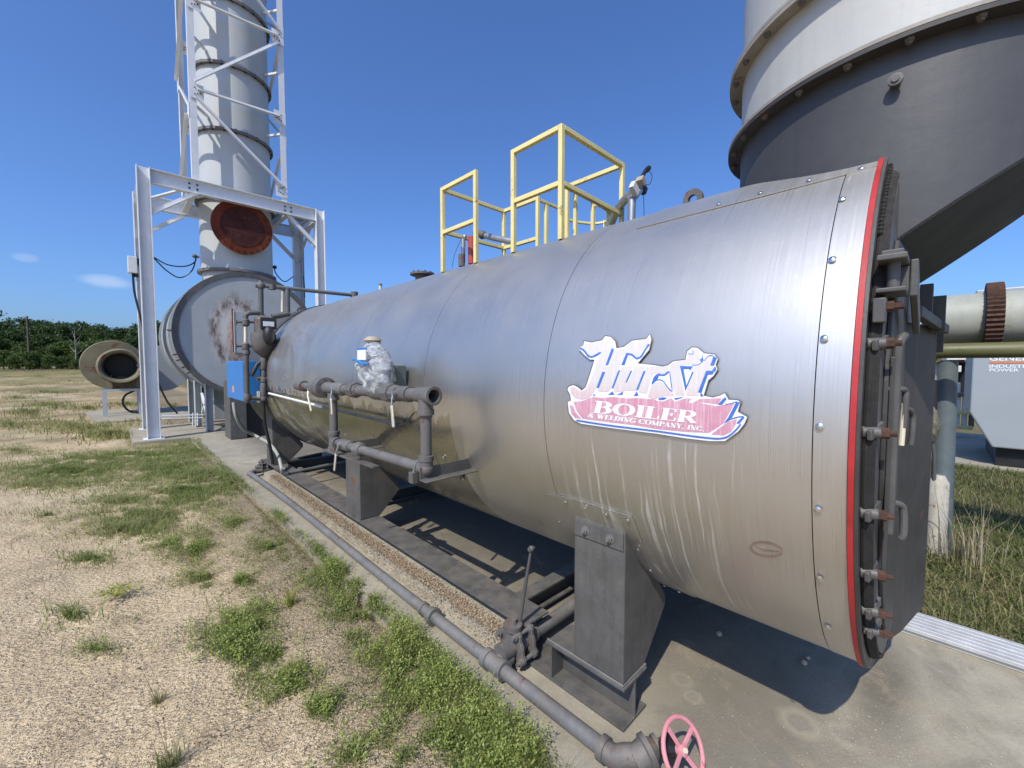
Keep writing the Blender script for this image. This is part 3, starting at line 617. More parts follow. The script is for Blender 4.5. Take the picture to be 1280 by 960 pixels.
outl = A([(245,345),(300,300),(320,222),(420,240),(560,210),(600,155),(680,165),(740,230),(755,318),(850,298),(960,215),(1150,190),(1200,130),(1222,210),(1190,345),(1040,525)])+[(814, 455.2)]+\
    B([(80,345),(160,330),(230,275),(390,260),(410,150),(480,90),(560,100),(640,170),(780,185),(830,250),(800,330),(825,390),(770,480),(700,540),(640,740),(760,760),(860,730),(920,700),(970,790),(1090,795),(1140,830)])+\
    D([(1130,300),(1095,420),(1222,490),(1180,590),(1100,690),(920,820),(720,822),(400,785),(0,722)])+Cc([(700,650),(280,590),(180,540),(112,440),(95,290),(140,270),(130,200),(92,130),(110,85),(180,60),(240,90),(290,135),(335,95)])+A([(370,740),(455,475),(400,478),(330,425),(270,360)])
R0 = BR+.0075
emb = lay([outl], R0, M['lwhite'], 'emblem', boiler)
lay(ribbon([*outl, outl[0]], 1.3), R0+.0004, M['ledge'], 'emblem_edge', emb)
pink = [Cc([(178,290),(290,282),(440,225),(560,240),(700,225),(880,245),(1050,240),(1280,262)])+D([(0,275),(100,285),(200,240),(250,290),(380,245),(480,245),(430,305),(560,302),(800,348),(1045,312),(960,470),(890,585),(820,635),(700,705),(400,690),(0,652)])+Cc([(1000,602),(700,568),(300,515),(225,420)]),
    Cc([(130,335),(172,345),(205,430),(285,515),(205,508),(150,450)]), D([(735,728),(840,645),(960,555),(1080,522),(1060,592),(1000,690),(900,738)]), D([(505,298),(565,255),(880,242),(815,322),(640,300)])]
lay(pink, R0+.0008, M['lpink'], 'emblem_banner', emb)
cream = [
    A([(270,310),(340,262),(480,245),(560,228),(650,222),(700,250),(708,320),(640,480),(605,575),(560,650),(485,850),(440,920)])+Cc([(425,205),(370,245),(290,262),(200,240),(150,185),(135,110),(190,85),(240,135),(290,152),(345,125)])+A([(400,770),(470,560),(545,372),(470,418),(400,430),(340,385),(310,335)]),
    A([(722,362),(860,332),(930,262),(1050,212),(1150,200),(1188,180),(1182,262),(1100,330),(1060,425),(1010,445),(965,395),(875,385),(800,560),(772,635),(685,850),(640,905),(520,900),(500,880),(590,660),(660,560),(690,450)]),
    A([(600,560),(680,560),(660,610),(590,612)]),
    A([(825,570),(955,562),(930,625),(868,785),(905,772),(975,620),(1000,565),(1125,562),(1100,640),(1010,885),(862,885),(838,905),(715,900),(722,850),(800,625)]),
    A([(1150,568),(1270,560)])+B([(0,358),(170,345),(165,415),(100,445),(-10,452)])+A([(1235,665),(1195,800),(1160,925),(1060,915),(1045,880)]),
    B([(188,330),(232,290),(400,272),(432,192),(470,175),(495,192),(505,128),(560,130),(588,180),(578,290),(500,318),(312,338),(350,560),(385,738),(260,735),(215,610),(172,420)]),
    B([(-60,600),(0,562),(60,548),(120,592),(190,682),(238,718),(238,748),(100,745),(-40,790),(-110,760),(-90,690)]),
    B([(490,350),(600,310),(700,218),(765,215),(722,340),(768,352),(735,405),(665,412),(550,705),(578,742),(400,738),(396,695),(502,430),(470,408)])]
lay(cream, R0+.0010, M['lcream'], 'emblem_lettering', emb)
W2 = 1.9
blue = []
for pts, wd in ((A([(262,322),(318,352),(370,418),(420,438),(480,415),(545,375)]), 2.4), (A([(880,395),(960,412),(1020,458),(1080,432),(1130,350),(1190,265)]), 2.2), (A([(1225,800),(1285,690)]), 2.6),
        (B([(-40,540),(10,470),(110,465),(172,418)]), 2.2), (B([(178,418),(218,685)]), 1.2), (B([(215,688),(150,625),(110,562),(60,530),(0,538)]), 1.2), (D([(990,525),(1090,494),(1172,486)]), 1.3),
        (D([(920,325),(1000,312),(1080,285)]), 1.0), (B([(640,278),(700,212),(765,205)]), 1.1), (B([(420,180),(490,185),(488,130)]), 1.0),
        (Cc([(215,535),(330,556),(700,612),(1280,682)])+D([(400,738),(720,776),(860,780),(960,752),(1060,672),(1132,585)]), 2.1), (B([(480,335),(560,328),(620,290)]), 1.1)): blue += ribbon(sm(pts), wd)
blue += [A([(690,322),(722,338),(640,550),(608,546)]), A([(880,395),(905,420),(860,548),(816,546)]), A([(562,640),(606,634),(520,850),(488,852)]), A([(778,622),(802,612),(712,858),(688,858)]),
    A([(940,622),(962,622),(892,775),(872,782)]), A([(1115,622),(1140,628),(1040,882),(1014,882)]), A([(1265,700),(1330,650),(1300,740),(1235,800)]),
    B([(318,345),(490,350),(455,405),(440,385),(366,386),(405,605),(480,425),(500,428),(392,680)]), B([(610,170),(636,270),(602,300),(584,262),(612,235)]), B([(770,208),(812,242),(772,342),(722,336)]),
    B([(790,345),(806,390),(752,458),(692,462),(606,705),(558,698),(668,414),(742,412)]), B([(585,715),(612,712),(632,745),(598,755)]), D([(918,228),(942,252),(882,330),(818,327)]),
    D([(1070,290),(1122,295),(1000,525),(900,582),(962,500)]), D([(1160,488),(1180,500),(1112,582),(1072,575),(1110,530)]), B([(30,780),(90,762),(148,770),(100,798),(40,798)]), B([(238,775),(380,756),(262,798)]),
    Cc([(640,197),(698,150),(726,197)]), Cc([(755,195),(842,158),(832,197)]), Cc([(982,212),(1024,150),(1046,208)]), Cc([(440,208),(455,182),(472,212)])]
tag(lay(blue, R0+.0014, M['lblue'], 'emblem_shadow_line', emb), kind='stuff')
mk = [(958+20*math.cos(a_/20*6.283), 687+8.5*math.sin(a_/20*6.283)+.12*21*math.cos(a_/20*6.283)) for a_ in range(21)]
tag(lay(ribbon(mk, 3.0)+ribbon([(944, 682), (955, 688), (975, 690)], 2.6), BR+.001, paint('red_chalk', (.62,.50,.46), .42, metal=.95), 'chalk_mark', boiler), kind='stuff')
# serif letters as strokes: (x0,y0,x1,y1,width) in an em of height 1
def glyph(ch):
    H, t = .17, .055        # thick and thin stroke widths
    sf = lambda x, y, w_=.34: (x-w_/2, y, x+w_/2, y, t)
    ln = {'I': (.40, [(.2,0,.2,1,H), sf(.2,.03), sf(.2,.97)]), 'L': (.68, [(.2,0,.2,1,H), sf(.2,.97), (.03,.03,.62,.03,t), (.60,.03,.62,.28,t)]),
        'E': (.72, [(.2,0,.2,1,H), (.03,.97,.6,.97,t), (.59,.97,.6,.74,t), (.03,.03,.66,.03,t), (.63,.03,.66,.28,t), (.2,.52,.48,.52,t), (.47,.40,.47,.64,t)]),
        'N': (.88, [(.2,0,.2,1,t), (.12,1,.70,0,H), (.70,0,.70,1,t), sf(.2,.03,.3), (.02,.97,.2,.97,t), sf(.70,.97,.3)]),
        'W': (1.12, [(.12,1,.36,0,H), (.36,0,.56,1,t), (.50,1,.76,0,H), (.76,0,.98,1,t), sf(.12,.97,.3), sf(.53,.97,.3), sf(.98,.97,.26)]),
        'M': (1.08, [(.17,0,.17,1,t), (.15,1,.50,.05,H), (.50,.05,.84,1,t), (.86,0,.86,1,H), sf(.17,.03,.28), sf(.86,.03), sf(.12,.97,.2), sf(.90,.97,.2)]),
        'A': (.88, [(.14,0,.42,1,t), (.40,1,.70,0,H), (.22,.33,.6,.33,t), sf(.14,.03,.26), sf(.70,.03,.32)]),
        'Y': (.84, [(.14,1,.42,.46,H), (.42,.46,.68,1,t), (.42,0,.42,.5,H), sf(.14,.97,.3), sf(.68,.97,.26), sf(.42,.03)]),
        '.': (.34, [(.1,.08,.26,.08,.16)]), ',': (.36, [(.1,.08,.26,.08,.16), (.24,.06,.12,-.18,.05)]), ' ': (.42, [])}
    if ch in ln: return ln[ch][0], [list(s) for s in ln[ch][1]]
    def arcs(cx, cy, rx, ry, a0, a1, n=12, thick=H):
        out = []
        for i in range(n):
            b0, b1 = a0+(a1-a0)*i/n, a0+(a1-a0)*(i+1)/n; m = (b0+b1)/2
            out.append([cx+rx*math.cos(b0), cy+ry*math.sin(b0), cx+rx*math.cos(b1), cy+ry*math.sin(b1), t+(thick-t)*abs(math.cos(m))])
        return out
    pi = math.pi
    if ch == 'O': return .98, arcs(.48, .5, .37, .47, 0, 2*pi, 22)
    if ch == 'C': return .86, arcs(.48, .5, .37, .47, .22*pi, 1.8*pi, 18)+[[.76,.97,.76,.68,t]]
    if ch == 'G': return .96, arcs(.48, .5, .37, .47, .22*pi, 1.75*pi, 18)+[[.76,.97,.76,.70,t], [.76,.05,.76,.44,H], [.6,.44,.9,.44,t]]
    if ch == 'D': return .90, [[.2,0,.2,1,H], [.03,.97,.4,.97,t], [.03,.03,.4,.03,t]]+arcs(.38, .5, .38, .47, -.5*pi, .5*pi, 12)
    st = [[.2,0,.2,1,H], [.03,.97,.42,.97,t]]
    if ch == 'B': return .82, st+[[.03,.03,.42,.03,t], [.2,.53,.42,.53,t]]+arcs(.42, .75, .22, .22, -.5*pi, .5*pi, 9)+arcs(.42, .28, .27, .25, -.5*pi, .5*pi, 9)
    if ch == 'P': return .74, st+[list(sf(.2,.03)), [.2,.50,.42,.50,t]]+arcs(.42, .735, .24, .235, -.5*pi, .5*pi, 9)
    if ch == 'R': return .86, st+[list(sf(.2,.03)), [.2,.50,.42,.50,t]]+arcs(.42, .735, .24, .235, -.5*pi, .5*pi, 9)+[[.42,.5,.74,.02,H], [.66,.03,.86,.03,t]]
    if ch == '&': return .86, arcs(.36, .74, .17, .22, 0, 2*pi, 10, .1)+arcs(.32, .27, .24, .24, .3*pi, 1.9*pi, 12, .13)+[[.28,.62,.74,.02,.14], [.52,.18,.72,.5,t]]
    return .5, []
def textpx(s, p0, p1, upv, bold=1.):
    adv = sum(glyph(c)[0] for c in s); ex = ((p1[0]-p0[0])/adv, (p1[1]-p0[1])/adv); x = 0; out = []
    T = lambda a, b: (p0[0]+ex[0]*a+upv[0]*b, p0[1]+ex[1]*a+upv[1]*b)
    for c in s:
        w_, st = glyph(c)
        for x0, y0, x1, y1, wd in st:
            L = math.hypot(x1-x0, y1-y0) or 1; wd *= bold; dx, dy = (x1-x0)/L, (y1-y0)/L; e = .01; nx_, ny_ = -dy*wd/2, dx*wd/2; kx = 1.25 if abs(dy) > .7 else 1
            out.append([T(x+x0-dx*e+nx_*kx, y0-dy*e+ny_), T(x+x1+dx*e+nx_*kx, y1+dy*e+ny_), T(x+x1+dx*e-nx_*kx, y1+dy*e-ny_), T(x+x0-dx*e-nx_*kx, y0-dy*e-ny_)])
        x += w_
    return out
def lay_quads(quads, R, mat, name, parent):
    m = MB()
    for q in quads:
        V = [cpt(*cyl(u, v, R), R) for u, v in q]; m.add(V, fixn(V, [(0, 1, 2, 3)]))
    o = obj(name, m, mat, parent, ang=80); return o
lay_quads(textpx('BOILER', (740.3, 515.6), (870, 529.2), (3.6, -14.8), 1.1), R0+.0021, M['letterwhite'], 'banner_word', emb)
lay_quads(textpx('& WELDING COMPANY, INC.', (734.6, 521.6), (880, 539.2), (1.6, -5.6), 1.25), R0+.0021, M['letterwhite'], 'banner_word', emb)

# ------------------------------------------------------------------ hopper and stack on the boiler front
HX, HY, HR = 2.45, .14, .60
hop = thing('flue_outlet', 'broad round flue outlet, dark below and light grey above, rising over the boiler front', 'flue', (HX, HY, 2.0))
n = 96; vs = []; fs = []
def zb(x, y): return 1.985+(.125-y)*.74 if y < .125 else 2.15
for k in range(2):
    for i in range(n):
        a = 2*math.pi*i/n; x, y = HX+HR*math.cos(a), HY+HR*math.sin(a); vs.append((x, y, 2.612 if k else zb(x, y)))
fs = [(i, (i+1) % n, n+(i+1) % n, n+i) for i in range(n)]
obj('lower_drum', MB().add(vs, fs), M['hopperdark'], hop)
ff = [i for i in range(n) if HY+HR*math.sin(2*math.pi*i/n) < .125]
und = [vs[i] for i in ff]; und = [(x, y, z-.0005) for x, y, z in und]
obj('sloped_bottom', MB().prism(und, (0, 0, .01)), M['undershade'], hop, ang=0)
def flange(z, r, t=.022, mt='flangedark'):
    f = obj('flange_ring', MB().lathe((HX, HY, z), (0, 0, 1), [(0, HR-.02), (0, r), (t, r), (t, HR-.02)], 128, cap=False), M[mt], hop, ang=40)
    hb = MB().lathe((0, 0, 0), (0, 0, -1), [(0, .013), (.009, .013), (.01, .008), (.016, .008)], 6); me0 = None
    for k in range(26):
        a = 2*math.pi*(k+.3)/26; o = obj('flange_bolt', hb, M['castiron'], f, ang=25) if me0 is None else bpy.data.objects.new('flange_bolt', me0)
        if me0 is None: me0 = o.data
        else: S.collection.objects.link(o); o.parent = f
        o.location = Vector((HX+(HR+.032)*math.cos(a), HY+(HR+.032)*math.sin(a), z))-wloc(f)
flange(2.613, .655, .014, 'bandshade'); flange(2.629, .655, .012); flange(2.935, .655, .014); flange(2.951, .655, .012)
obj('middle_drum', MB().lathe((HX, HY, 2.641), (0, 0, 1), [(0, HR), (.294, HR)], 128, cap=False), M['hopper'], hop)
obj('upper_drum', MB().lathe((HX, HY, 2.963), (0, 0, 1), [(0, HR), (.9, HR)], 128, cap=False), M['hopper'], hop)
pp = P(1120, 103, z=2.47); a = math.atan2(P(1120, 103, x=1.86).y-HY, 1.86-HX); d = Vector((math.cos(a), math.sin(a), 0)); q = Vector((HX, HY, 0))+d*(HR-.005); q.z = P(1120, 103, x=1.86).z-.01
obj('test_port', MB().lathe(q, d, [(0, .013), (.028, .013), (.0285, .019), (.04, .019), (.041, .010), (.045, .010)], 20), M['char'], hop)

# ------------------------------------------------------------------ platform railing on the boiler crown
rail = thing('platform_railing', 'pale yellow square tube railing standing on top of the silver boiler', 'railing', (2.35, 2.2, 2.45))
RW = .030
def rbar(name, p0, p1, w_=RW): return obj(name, MB().bar(p0, p1, w_, w_, (1, 0, 0) if abs(Vector(p1).z-Vector(p0).z) > .2 else (0, 0, 1)), M['yellow'], rail, ang=0, bevel=.003)
ZT, ZM, ZL = 3.03, 2.70, 2.42
for x, y in ((2, 1.63), (2, 2.045), (2, 2.45), (2, 2.88)): rbar('post', (x, y, 2.36), (x, y, ZT+.015))
for x, y in ((2.69, 1.63), (2.69, 2.13), (2.69, 2.45), (2.69, 2.88)): rbar('post', (x, y, 2.42), (x, y, ZT+.015))
e = RW/2+.001
rbar('top_rail', (2, 1.63+e, ZT), (2, 2.045-e, ZT)); rbar('middle_rail', (2, 1.63+e, ZM), (2, 2.045-e, ZM))
rbar('top_rail', (2, 2.45+e, ZT), (2, 2.88-e, ZT)); rbar('middle_rail', (2, 2.45+e, 2.68), (2, 2.88-e, 2.68))
rbar('top_rail', (2+e, 2.88, ZT), (2.69-e, 2.88, ZT)); rbar('middle_rail', (2+e, 2.88, 2.69), (2.69-e, 2.88, 2.69))
rbar('top_rail', (2+e, 1.63, ZT), (2.69-e, 1.63, ZT)); rbar('middle_rail', (2+e, 1.63, ZM), (2.69-e, 1.63, ZM-.02))
rbar('top_rail', (2.69, 1.63+e, ZT), (2.69, 2.13-e, ZT)); rbar('bottom_rail', (2.69, 1.63+e, 2.60), (2.69, 2.13-e, 2.60))
rbar('top_rail', (2.69, 2.45+e, ZT), (2.69, 2.88-e, ZT)); rbar('bottom_rail', (2.69, 2.45+e, 2.69), (2.69, 2.88-e, 2.69))
obj('deck', MB().box((2.22, 1.65, 2.440), (2.66, 2.86, 2.447)), M['char'], rail, ang=0)
# ladder opening beyond: two stiles and the hoops of the cage
for y in (2.13, 2.45):
    rbar('ladder_stile', (2.80, y, 2.44), (2.80, y, ZT-.03)); rbar('ladder_stile', (3.05, y, 2.2), (3.05, y, ZT-.02))
    rbar('stile_rail', (2.69+e, y, ZT-.01), (3.05, y, ZT-.01), .024)
def hoop(z):
    pts = [(3.05, 2.47, z)]+[(3.05+.42*math.sin(math.pi*k/10), 2.29+.19*math.cos(math.pi*k/10)*1.1, z) for k in range(11)]+[(3.05, 2.11, z)]
    obj('cage_hoop', MB().tube(pts, .014, 6), M['yellow'], rail)
hoop(ZT-.06); hoop(2.72); hoop(2.4)
for k in range(1, 6): a = math.pi*k/6; obj('cage_bar', MB().box((3.05+.42*math.sin(a)-.012, 2.29+.2*math.cos(a)-.006, 2.1), (3.05+.42*math.sin(a)+.012, 2.29+.2*math.cos(a)+.006, ZT-.04)), M['yellow'], rail)
for k in range(4): obj('rung', MB().cyl((3.05, 2.14, 2.42-k*.2), (3.05, 2.44, 2.42-k*.2), .01, 8), M['yellow'], rail)
ch = MB()
for k in range(26): ch.torus((2.012+.004*math.sin(k), 2.065, 3.0-k*.0165), (1, 0, 0) if k % 2 else (0, 1, 0), .0065, .0022, 8, 5)
obj('safety_chain', ch, M['castiron'], rail)
# ------------------------------------------------------------------ things on the crown
vp = thing('level_probe', 'silver riser pipe with a white box and black sensor head tilted at its top', 'pipe fitting', (2.3, 1.43, 2.4))
a0, a1, a2 = P(782, 272, y=1.40), P(792, 250, y=1.40), P(797, 238, y=1.40)
obj('riser_pipe', MB().cyl(P(789, 285, y=1.4), P(790, 250, y=1.4), .025, 20).cyl(P(790, 250, y=1.4), P(800, 238, y=1.4), .025, 20, .02), M['galv'], vp)
def slab_at(u, v, y, wd, hh, dd, ang): 
    c = P(u, v, y=y); ca, sa = math.cos(ang), math.sin(ang); ex, ez = Vector((ca, 0, sa)), Vector((-sa, 0, ca))
    return [c+ex*a*wd/2+ez*b*hh/2-Vector((0, dd/2, 0)) for a, b in ((-1,-1),(1,-1),(1,1),(-1,1))], Vector((0, dd, 0))
obj('mount_plate', MB().prism(*slab_at(793, 236, 1.37, .075, .055, .03, R_(-35))), M['offwhite'], vp, ang=0, bevel=.003)
obj('sensor_box', MB().prism(*slab_at(801, 227, 1.38, .055, .045, .05, R_(-35))), M['padlock'], vp, ang=0, bevel=.005)
obj('sensor_head', MB().cyl(P(801, 223, y=1.38), P(808, 212, y=1.38), .013, 14).cyl(P(808, 213, y=1.38), P(811, 210, y=1.38), .017, 14).prism(*slab_at(805, 238, 1.40, .03, .05, .03, R_(-30))), M['black'], vp)
obj('wire', MB().tube(spline([P(811, 213, y=1.38), P(815, 220, y=1.39), P(812, 230, y=1.4), P(805, 234, y=1.4), P(805, 262, y=1.42), P(805, 280, y=1.42)]), .0022, 5), M['black'], vp)
obj('side_elbow', MB().tube(spline([P(765, 278, y=1.9), P(772, 262, y=1.7), P(783, 248, y=1.5), P(789, 244, y=1.42)]), .03, 14), M['galv'], vp)
rv = thing('relief_valve', 'dusty red relief valve with black elbow on the crown beneath the yellow rail', 'valve', (2.3, 2.87, 2.45))
rp = [P(592, 330, y=2.75), P(592, 300, y=2.75)]
obj('valve_body', MB().cyl(P(589.5, 330, y=2.7), P(589.5, 296, y=2.7), .03, 18), M['redvalve'], rv)
obj('bonnet', MB().cyl(P(579, 328, y=2.78), P(579, 299, y=2.78), .018, 16).ball(P(581, 296, y=2.78), .02), M['galv'], rv)
obj('base_fitting', MB().cyl(P(577, 333, y=2.76), P(577, 318, y=2.76), .027, 8), M['castiron'], rv)
obj('outlet_pipe', MB().tube([P(598, 292, y=2.7), P(616, 297, y=2.5), P(640, 302, y=2.3)], .024, 16), M['galv'], rv)
obj('outlet_elbow', MB().torus(P(603, 293.5, y=2.66), P(640, 302, y=2.3)-P(598, 292, y=2.7), .019, .017, 20, 8).cyl(P(594, 291, y=2.72), P(606, 294, y=2.6), .027, 16), M['castiron'], rv)
obj('wire', MB().tube([P(565, 335, y=2.9), P(568, 318, y=2.9), P(576, 300, y=2.8)], .002, 5), M['black'], rv)
mc = thing('manhole_flange', 'dusty round bolted flange on the boiler crown left of the yellow railing', 'flange', (2.25, 3.67, 2.45))
c = P(528, 342, x=2.25); obj('cover', MB().lathe((c.x, c.y, c.z-.03), (0, 0, 1), [(0, .07), (.012, .07), (.012, .12), (.03, .12), (.031, .115), (.031, .06), (.045, .06)], 40), M['castiron'], mc, bevel=0)
obj('neck', MB().cyl((c.x, c.y, c.z-.16), (c.x, c.y, c.z-.03), .07, 24), M['castiron'], mc)
for k in range(10): a = k*math.pi/5; obj('bolt', MB().lathe((c.x+.1*math.cos(a), c.y+.1*math.sin(a), c.z), (0, 0, 1), [(0, .012), (.014, .012)], 6), M['castiron'], mc)
sf_ = thing('crown_fitting', 'tiny brass fitting standing on the boiler crown near its far end', 'fitting', P(476, 362, x=2.2))
obj('stem', MB().cyl(P(475.5, 364, x=2.2), P(475.5, 357, x=2.2), .018, 8), M['brasswht'], sf_); obj('cap', MB().ball(P(475.5, 356, x=2.2), .02), M['castiron'], sf_)
# ------------------------------------------------------------------ gas train on the near side
GX = 1.21
gt = thing('gas_train', 'grey painted pipe loop with lever valves hung on the side of the boiler', 'pipework', (GX, 2.6, .9))
pa, pb = P(372, 482, x=GX), P(541, 495, x=GX)
GZ0 = (pa.z, pb.z)
def gy(u, z=None):
    q = P(u, 482+(u-372)*.077, x=GX); f = (q.y-pa.y)/(pb.y-pa.y); return Vector((GX, q.y, GZ0[0]+(GZ0[1]-GZ0[0])*f))
Yd = Vector((0, -1, 0))
def seg(name, u0, u1, prof, m='gaspipe', n=20, bevel=0, parent=gt):
    a, b = gy(u0), gy(u1); L = (b-a).length; return obj(name, MB().lathe(a, b-a, [(t*L, r) for t, r in prof], n), M[m], parent, bevel=bevel)
seg('end_cap', 371, 381, [(0, .030), (.1, .040), (.55, .042), (.6, .048), (1, .048)])
seg('nipple', 380.8, 390, [(0, .033), (1, .033)])
fv = seg('valve_body', 389, 400, [(0, .042), (.2, .046), (.8, .046), (1, .042)])
fl = seg('bolted_flange', 399.5, 408, [(0, .05), (0.01, .082), (.35, .082), (.36, .078), (.5, .078), (.51, .082), (.99, .082), (1, .05)], n=36)
fc = gy(404)
for k in range(8):
    a = k*math.pi/4+.2; q = fc+Vector((.066*math.cos(a), 0, .066*math.sin(a))); obj('flange_bolt', MB().lathe(q+Vector((0, .07, 0)), (0, -1, 0), [(0, .011), (.14, .011)], 6), M['castiron'], fl, ang=25)
seg('tee', 407.5, 431, [(0, .040), (.12, .050), (.2, .044), (.8, .044), (.88, .050), (1, .040)], n=24)
seg('nipple', 430, 438, [(0, .034), (1, .034)])
seg('hex_union', 437, 449, [(0, .040), (.2, .055), (.75, .055), (.76, .042), (1, .042)], n=8)
seg('run_pipe', 448.5, 466, [(0, .036), (1, .036)])
seg('gas_valve_body', 464, 485, [(0, .040), (.3, .052), (.8, .052), (1, .042)])
seg('hex_union', 484, 500, [(0, .046), (.01, .058), (.5, .058), (.51, .048), (1, .048)], n=8)
seg('valve_body', 499.5, 513, [(0, .042), (.3, .044), (.9, .046), (1, .046)])
seg('run_pipe', 512.5, 524, [(0, .037), (1, .037)])
a, b = gy(522), gy(543); L = (b-a).length
obj('open_tee', MB().lathe(a, b-a, [(0, .040), (L*.2, .043), (L*.8, .044), (L*.82, .05), (L, .05), (L, .036), (L*.25, .034), (L*.25, .001)], 32, cap=False), M['gaspipe'], gt)
yr, yl = gy(532).y, P(417, 520, x=GX).y
zt_ = gy(532).z; zb_ = P(530, 585, x=GX).z; zl_ = P(417, 552, x=GX).z
obj('tee_branch', MB().lathe((GX, yr, zt_-.02), (0, 0, -1), [(0, .040), (.055, .040), (.056, .046), (.085, .046), (.086, .034), (.1, .034)], 24), M['gaspipe'], gt)
obj('riser', MB().cyl((GX, yr, zt_-.08), (GX, yr, zb_+.03), .0305, 20), M['gaspipe'], gt)
obj('elbow', MB().lathe((GX, yr, zb_+.075), (0, 0, -1), [(0, .034), (.001, .042), (.03, .042), (.031, .037), (.06, .037)], 24).ball((GX, yr, zb_), .041, 20, 12).lathe((GX, yr, zb_), (0, 1, 0), [(0, .036), (.05, .036), (.051, .041), (.075, .041), (.076, .03)], 24), M['gaspipe'], gt)
gl = gy(417)
obj('riser', MB().cyl((GX, yl, gl.z-.04), (GX, yl, zl_+.03), .030, 18), M['gaspipe'], gt)
obj('riser_collar', MB().lathe((GX, yl, gl.z-.035), (0, 0, -1), [(0, .040), (.03, .040), (.031, .044), (.055, .044), (.056, .03)], 20), M['gaspipe'], gt)
obj('tee', MB().lathe((GX, yl, zl_+.085), (0, 0, -1), [(0, .03), (.001, .043), (.03, .043), (.031, .038), (.12, .038), (.121, .044), (.15, .044), (.151, .02)], 22).lathe((GX, yl, zl_), (0, -1, 0), [(0, .036), (.05, .036), (.051, .044), (.08, .044)], 20), M['gaspipe'], gt)
dl_ = Vector((0, yl-yr, zl_-zb_))
def low(f, g_): a_, b_ = Vector((GX, yr, zb_))+dl_*f, Vector((GX, yr, zb_))+dl_*g_; return a_, b_
a, b = low(.05, .95); obj('lower_pipe', MB().cyl(a, b, .030, 20), M['gaspipe'], gt)
a, b = low(.62, .70); obj('hex_union', MB().lathe(a, b-a, [(0, .038), (.01, .050), ((b-a).length*.6, .050), ((b-a).length*.6+.002, .04), ((b-a).length, .04)], 8), M['gaspipe'], gt)
a, b = low(.76, .9); obj('valve_body', MB().lathe(a, b-a, [(0, .036), (.03, .042), ((b-a).length-.03, .042), ((b-a).length, .036)], 18), M['gaspipe'], gt)
def lever(u0, v0, u1, v1, r0=.05, parent=gt, X_=None):
    X1 = (X_ if X_ is not None else GX)-r0; a = P(u0, v0, x=X1); b = P(u1, v1, x=X1-.012)
    c = a+(b-a)*.35+Vector((-.012, 0, 0))
    h = obj('lever', MB().tube(spline([a+Vector((.02, 0, .01)), a, c, b], 4), .006, 6).lathe(a+Vector((.035, 0, 0)), (-1, 0, 0), [(0, .014), (.045, .014)], 6), M['galv'], parent)
    obj('lever_sleeve', MB().bar(c, b, .010, .022, (0, 1, 0)), M['brasswht'], h, bevel=.003)
lever(386, 487, 389, 514); lever(416, 487, 415, 518); lever(492, 492, 492, 534, .06); lever(424, 556, 418, 588)
# brackets back to the boiler
y0 = yr+.02; xj = lambda z: BX-math.sqrt(BR**2-(z-BZ)**2)
zz = zb_-.055
obj('bracket', MB().angle((GX-.05, y0-.03, zz), (xj(zz)+.01, y0-.03, zz), .07, (0, 0, 1), .006).box((GX-.055, y0+.03, zz-.03), (GX-.02, y0+.075, zz+.03)), M['char'], gt, ang=0, bevel=.002)
obj('u_bolt', MB().tube([(GX+.04, y0+.05, zz)]+[(GX+.036*math.cos(k*math.pi/8), y0+.05, zb_+.036*math.sin(k*math.pi/8)) for k in range(9)]+[(GX-.04, y0+.05, zz)], .004, 6), M['galv'], gt)
c = cyl(571, 588); cp = cpt(c[0], c[1], BR+.012); nn = (cp-Vector((BX, cp.y, BZ))).normalized()
obj('bracket_pad', MB().lathe(cp-nn*.006, nn, [(0, .062), (.006, .062)], 24), M['char'], gt)
zz2 = zl_-.06; obj('bracket', MB().angle((GX-.05, yl-.12, zz2), (xj(zz2)+.01, yl-.12, zz2), .07, (0, 0, 1), .006).bar((GX-.03, yl+.1, zz2-.01), (GX+.0, yl-.7, zz2-.01), .05, .012), M['char'], gt, ang=0, bevel=.002)
# wrapped actuator
bag = thing('wrapped_actuator', 'clear plastic bag with blue band taped over the valve actuator on the gas pipe', 'wrapped actuator', gy(473))
def lump(c, r, seed, nz, n=40, m=30, amp=.2):
    rg = random.Random(seed); ph = [(rg.uniform(2, 7), rg.uniform(2, 9), rg.uniform(0, 6)) for _ in range(7)]; mb = MB().ball(c, r, n, m); out = []
    for v in mb.v:
        d = Vector(v)-Vector(c); a = math.atan2(d.y, d.x); h = d.z/r[2]; k = 1+amp*sum(math.sin(p*a+q*h*2+s) for p, q, s in ph)/7+amp*.5*math.sin(a*9+h*11)*.3
        out.append((c[0]+d.x*k*nz(h), c[1]+d.y*k*nz(h), c[2]+d.z))
    mb.v = out; return mb
bt, bb = P(463, 424, x=GX).z, P(472, 496, x=GX).z; cc_ = (bt+bb)/2; cy = gy(470).y
bg_ = lump((GX, cy, cc_), (.10, .165, (bt-bb)/2*1.04), 4, lambda h: 1.0-.42*max(0, h+.1)**1.5-.12*max(0, -h), n=90, m=70, amp=.10)
bg_.v = [(x+.013*math.sin(y*70+z*33)*math.sin(z*61+x*40), y+.012*math.sin(z*75+x*50+y*20)+.03*((z-cc_)/.15), z+.006*math.sin(y*90+x*60)) for x, y, z in bg_.v]
obj('plastic_bag', bg_, M['plastic'], bag, ang=25)
obj('actuator', MB().box((GX-.045, cy-.05, cc_-.03), (GX+.045, cy+.07, cc_+.08)).cyl((GX, cy, cc_-.12), (GX, cy, cc_-.02), .03, 14), M['offwhite'], bag, ang=30, bevel=.01)
obj('taped_top', MB().lathe((GX, cy+.035, bt-.02), (0, 0, 1), [(0, .045), (.01, .055), (.02, .05), (.035, .03)], 18), M['padlock'], bag)
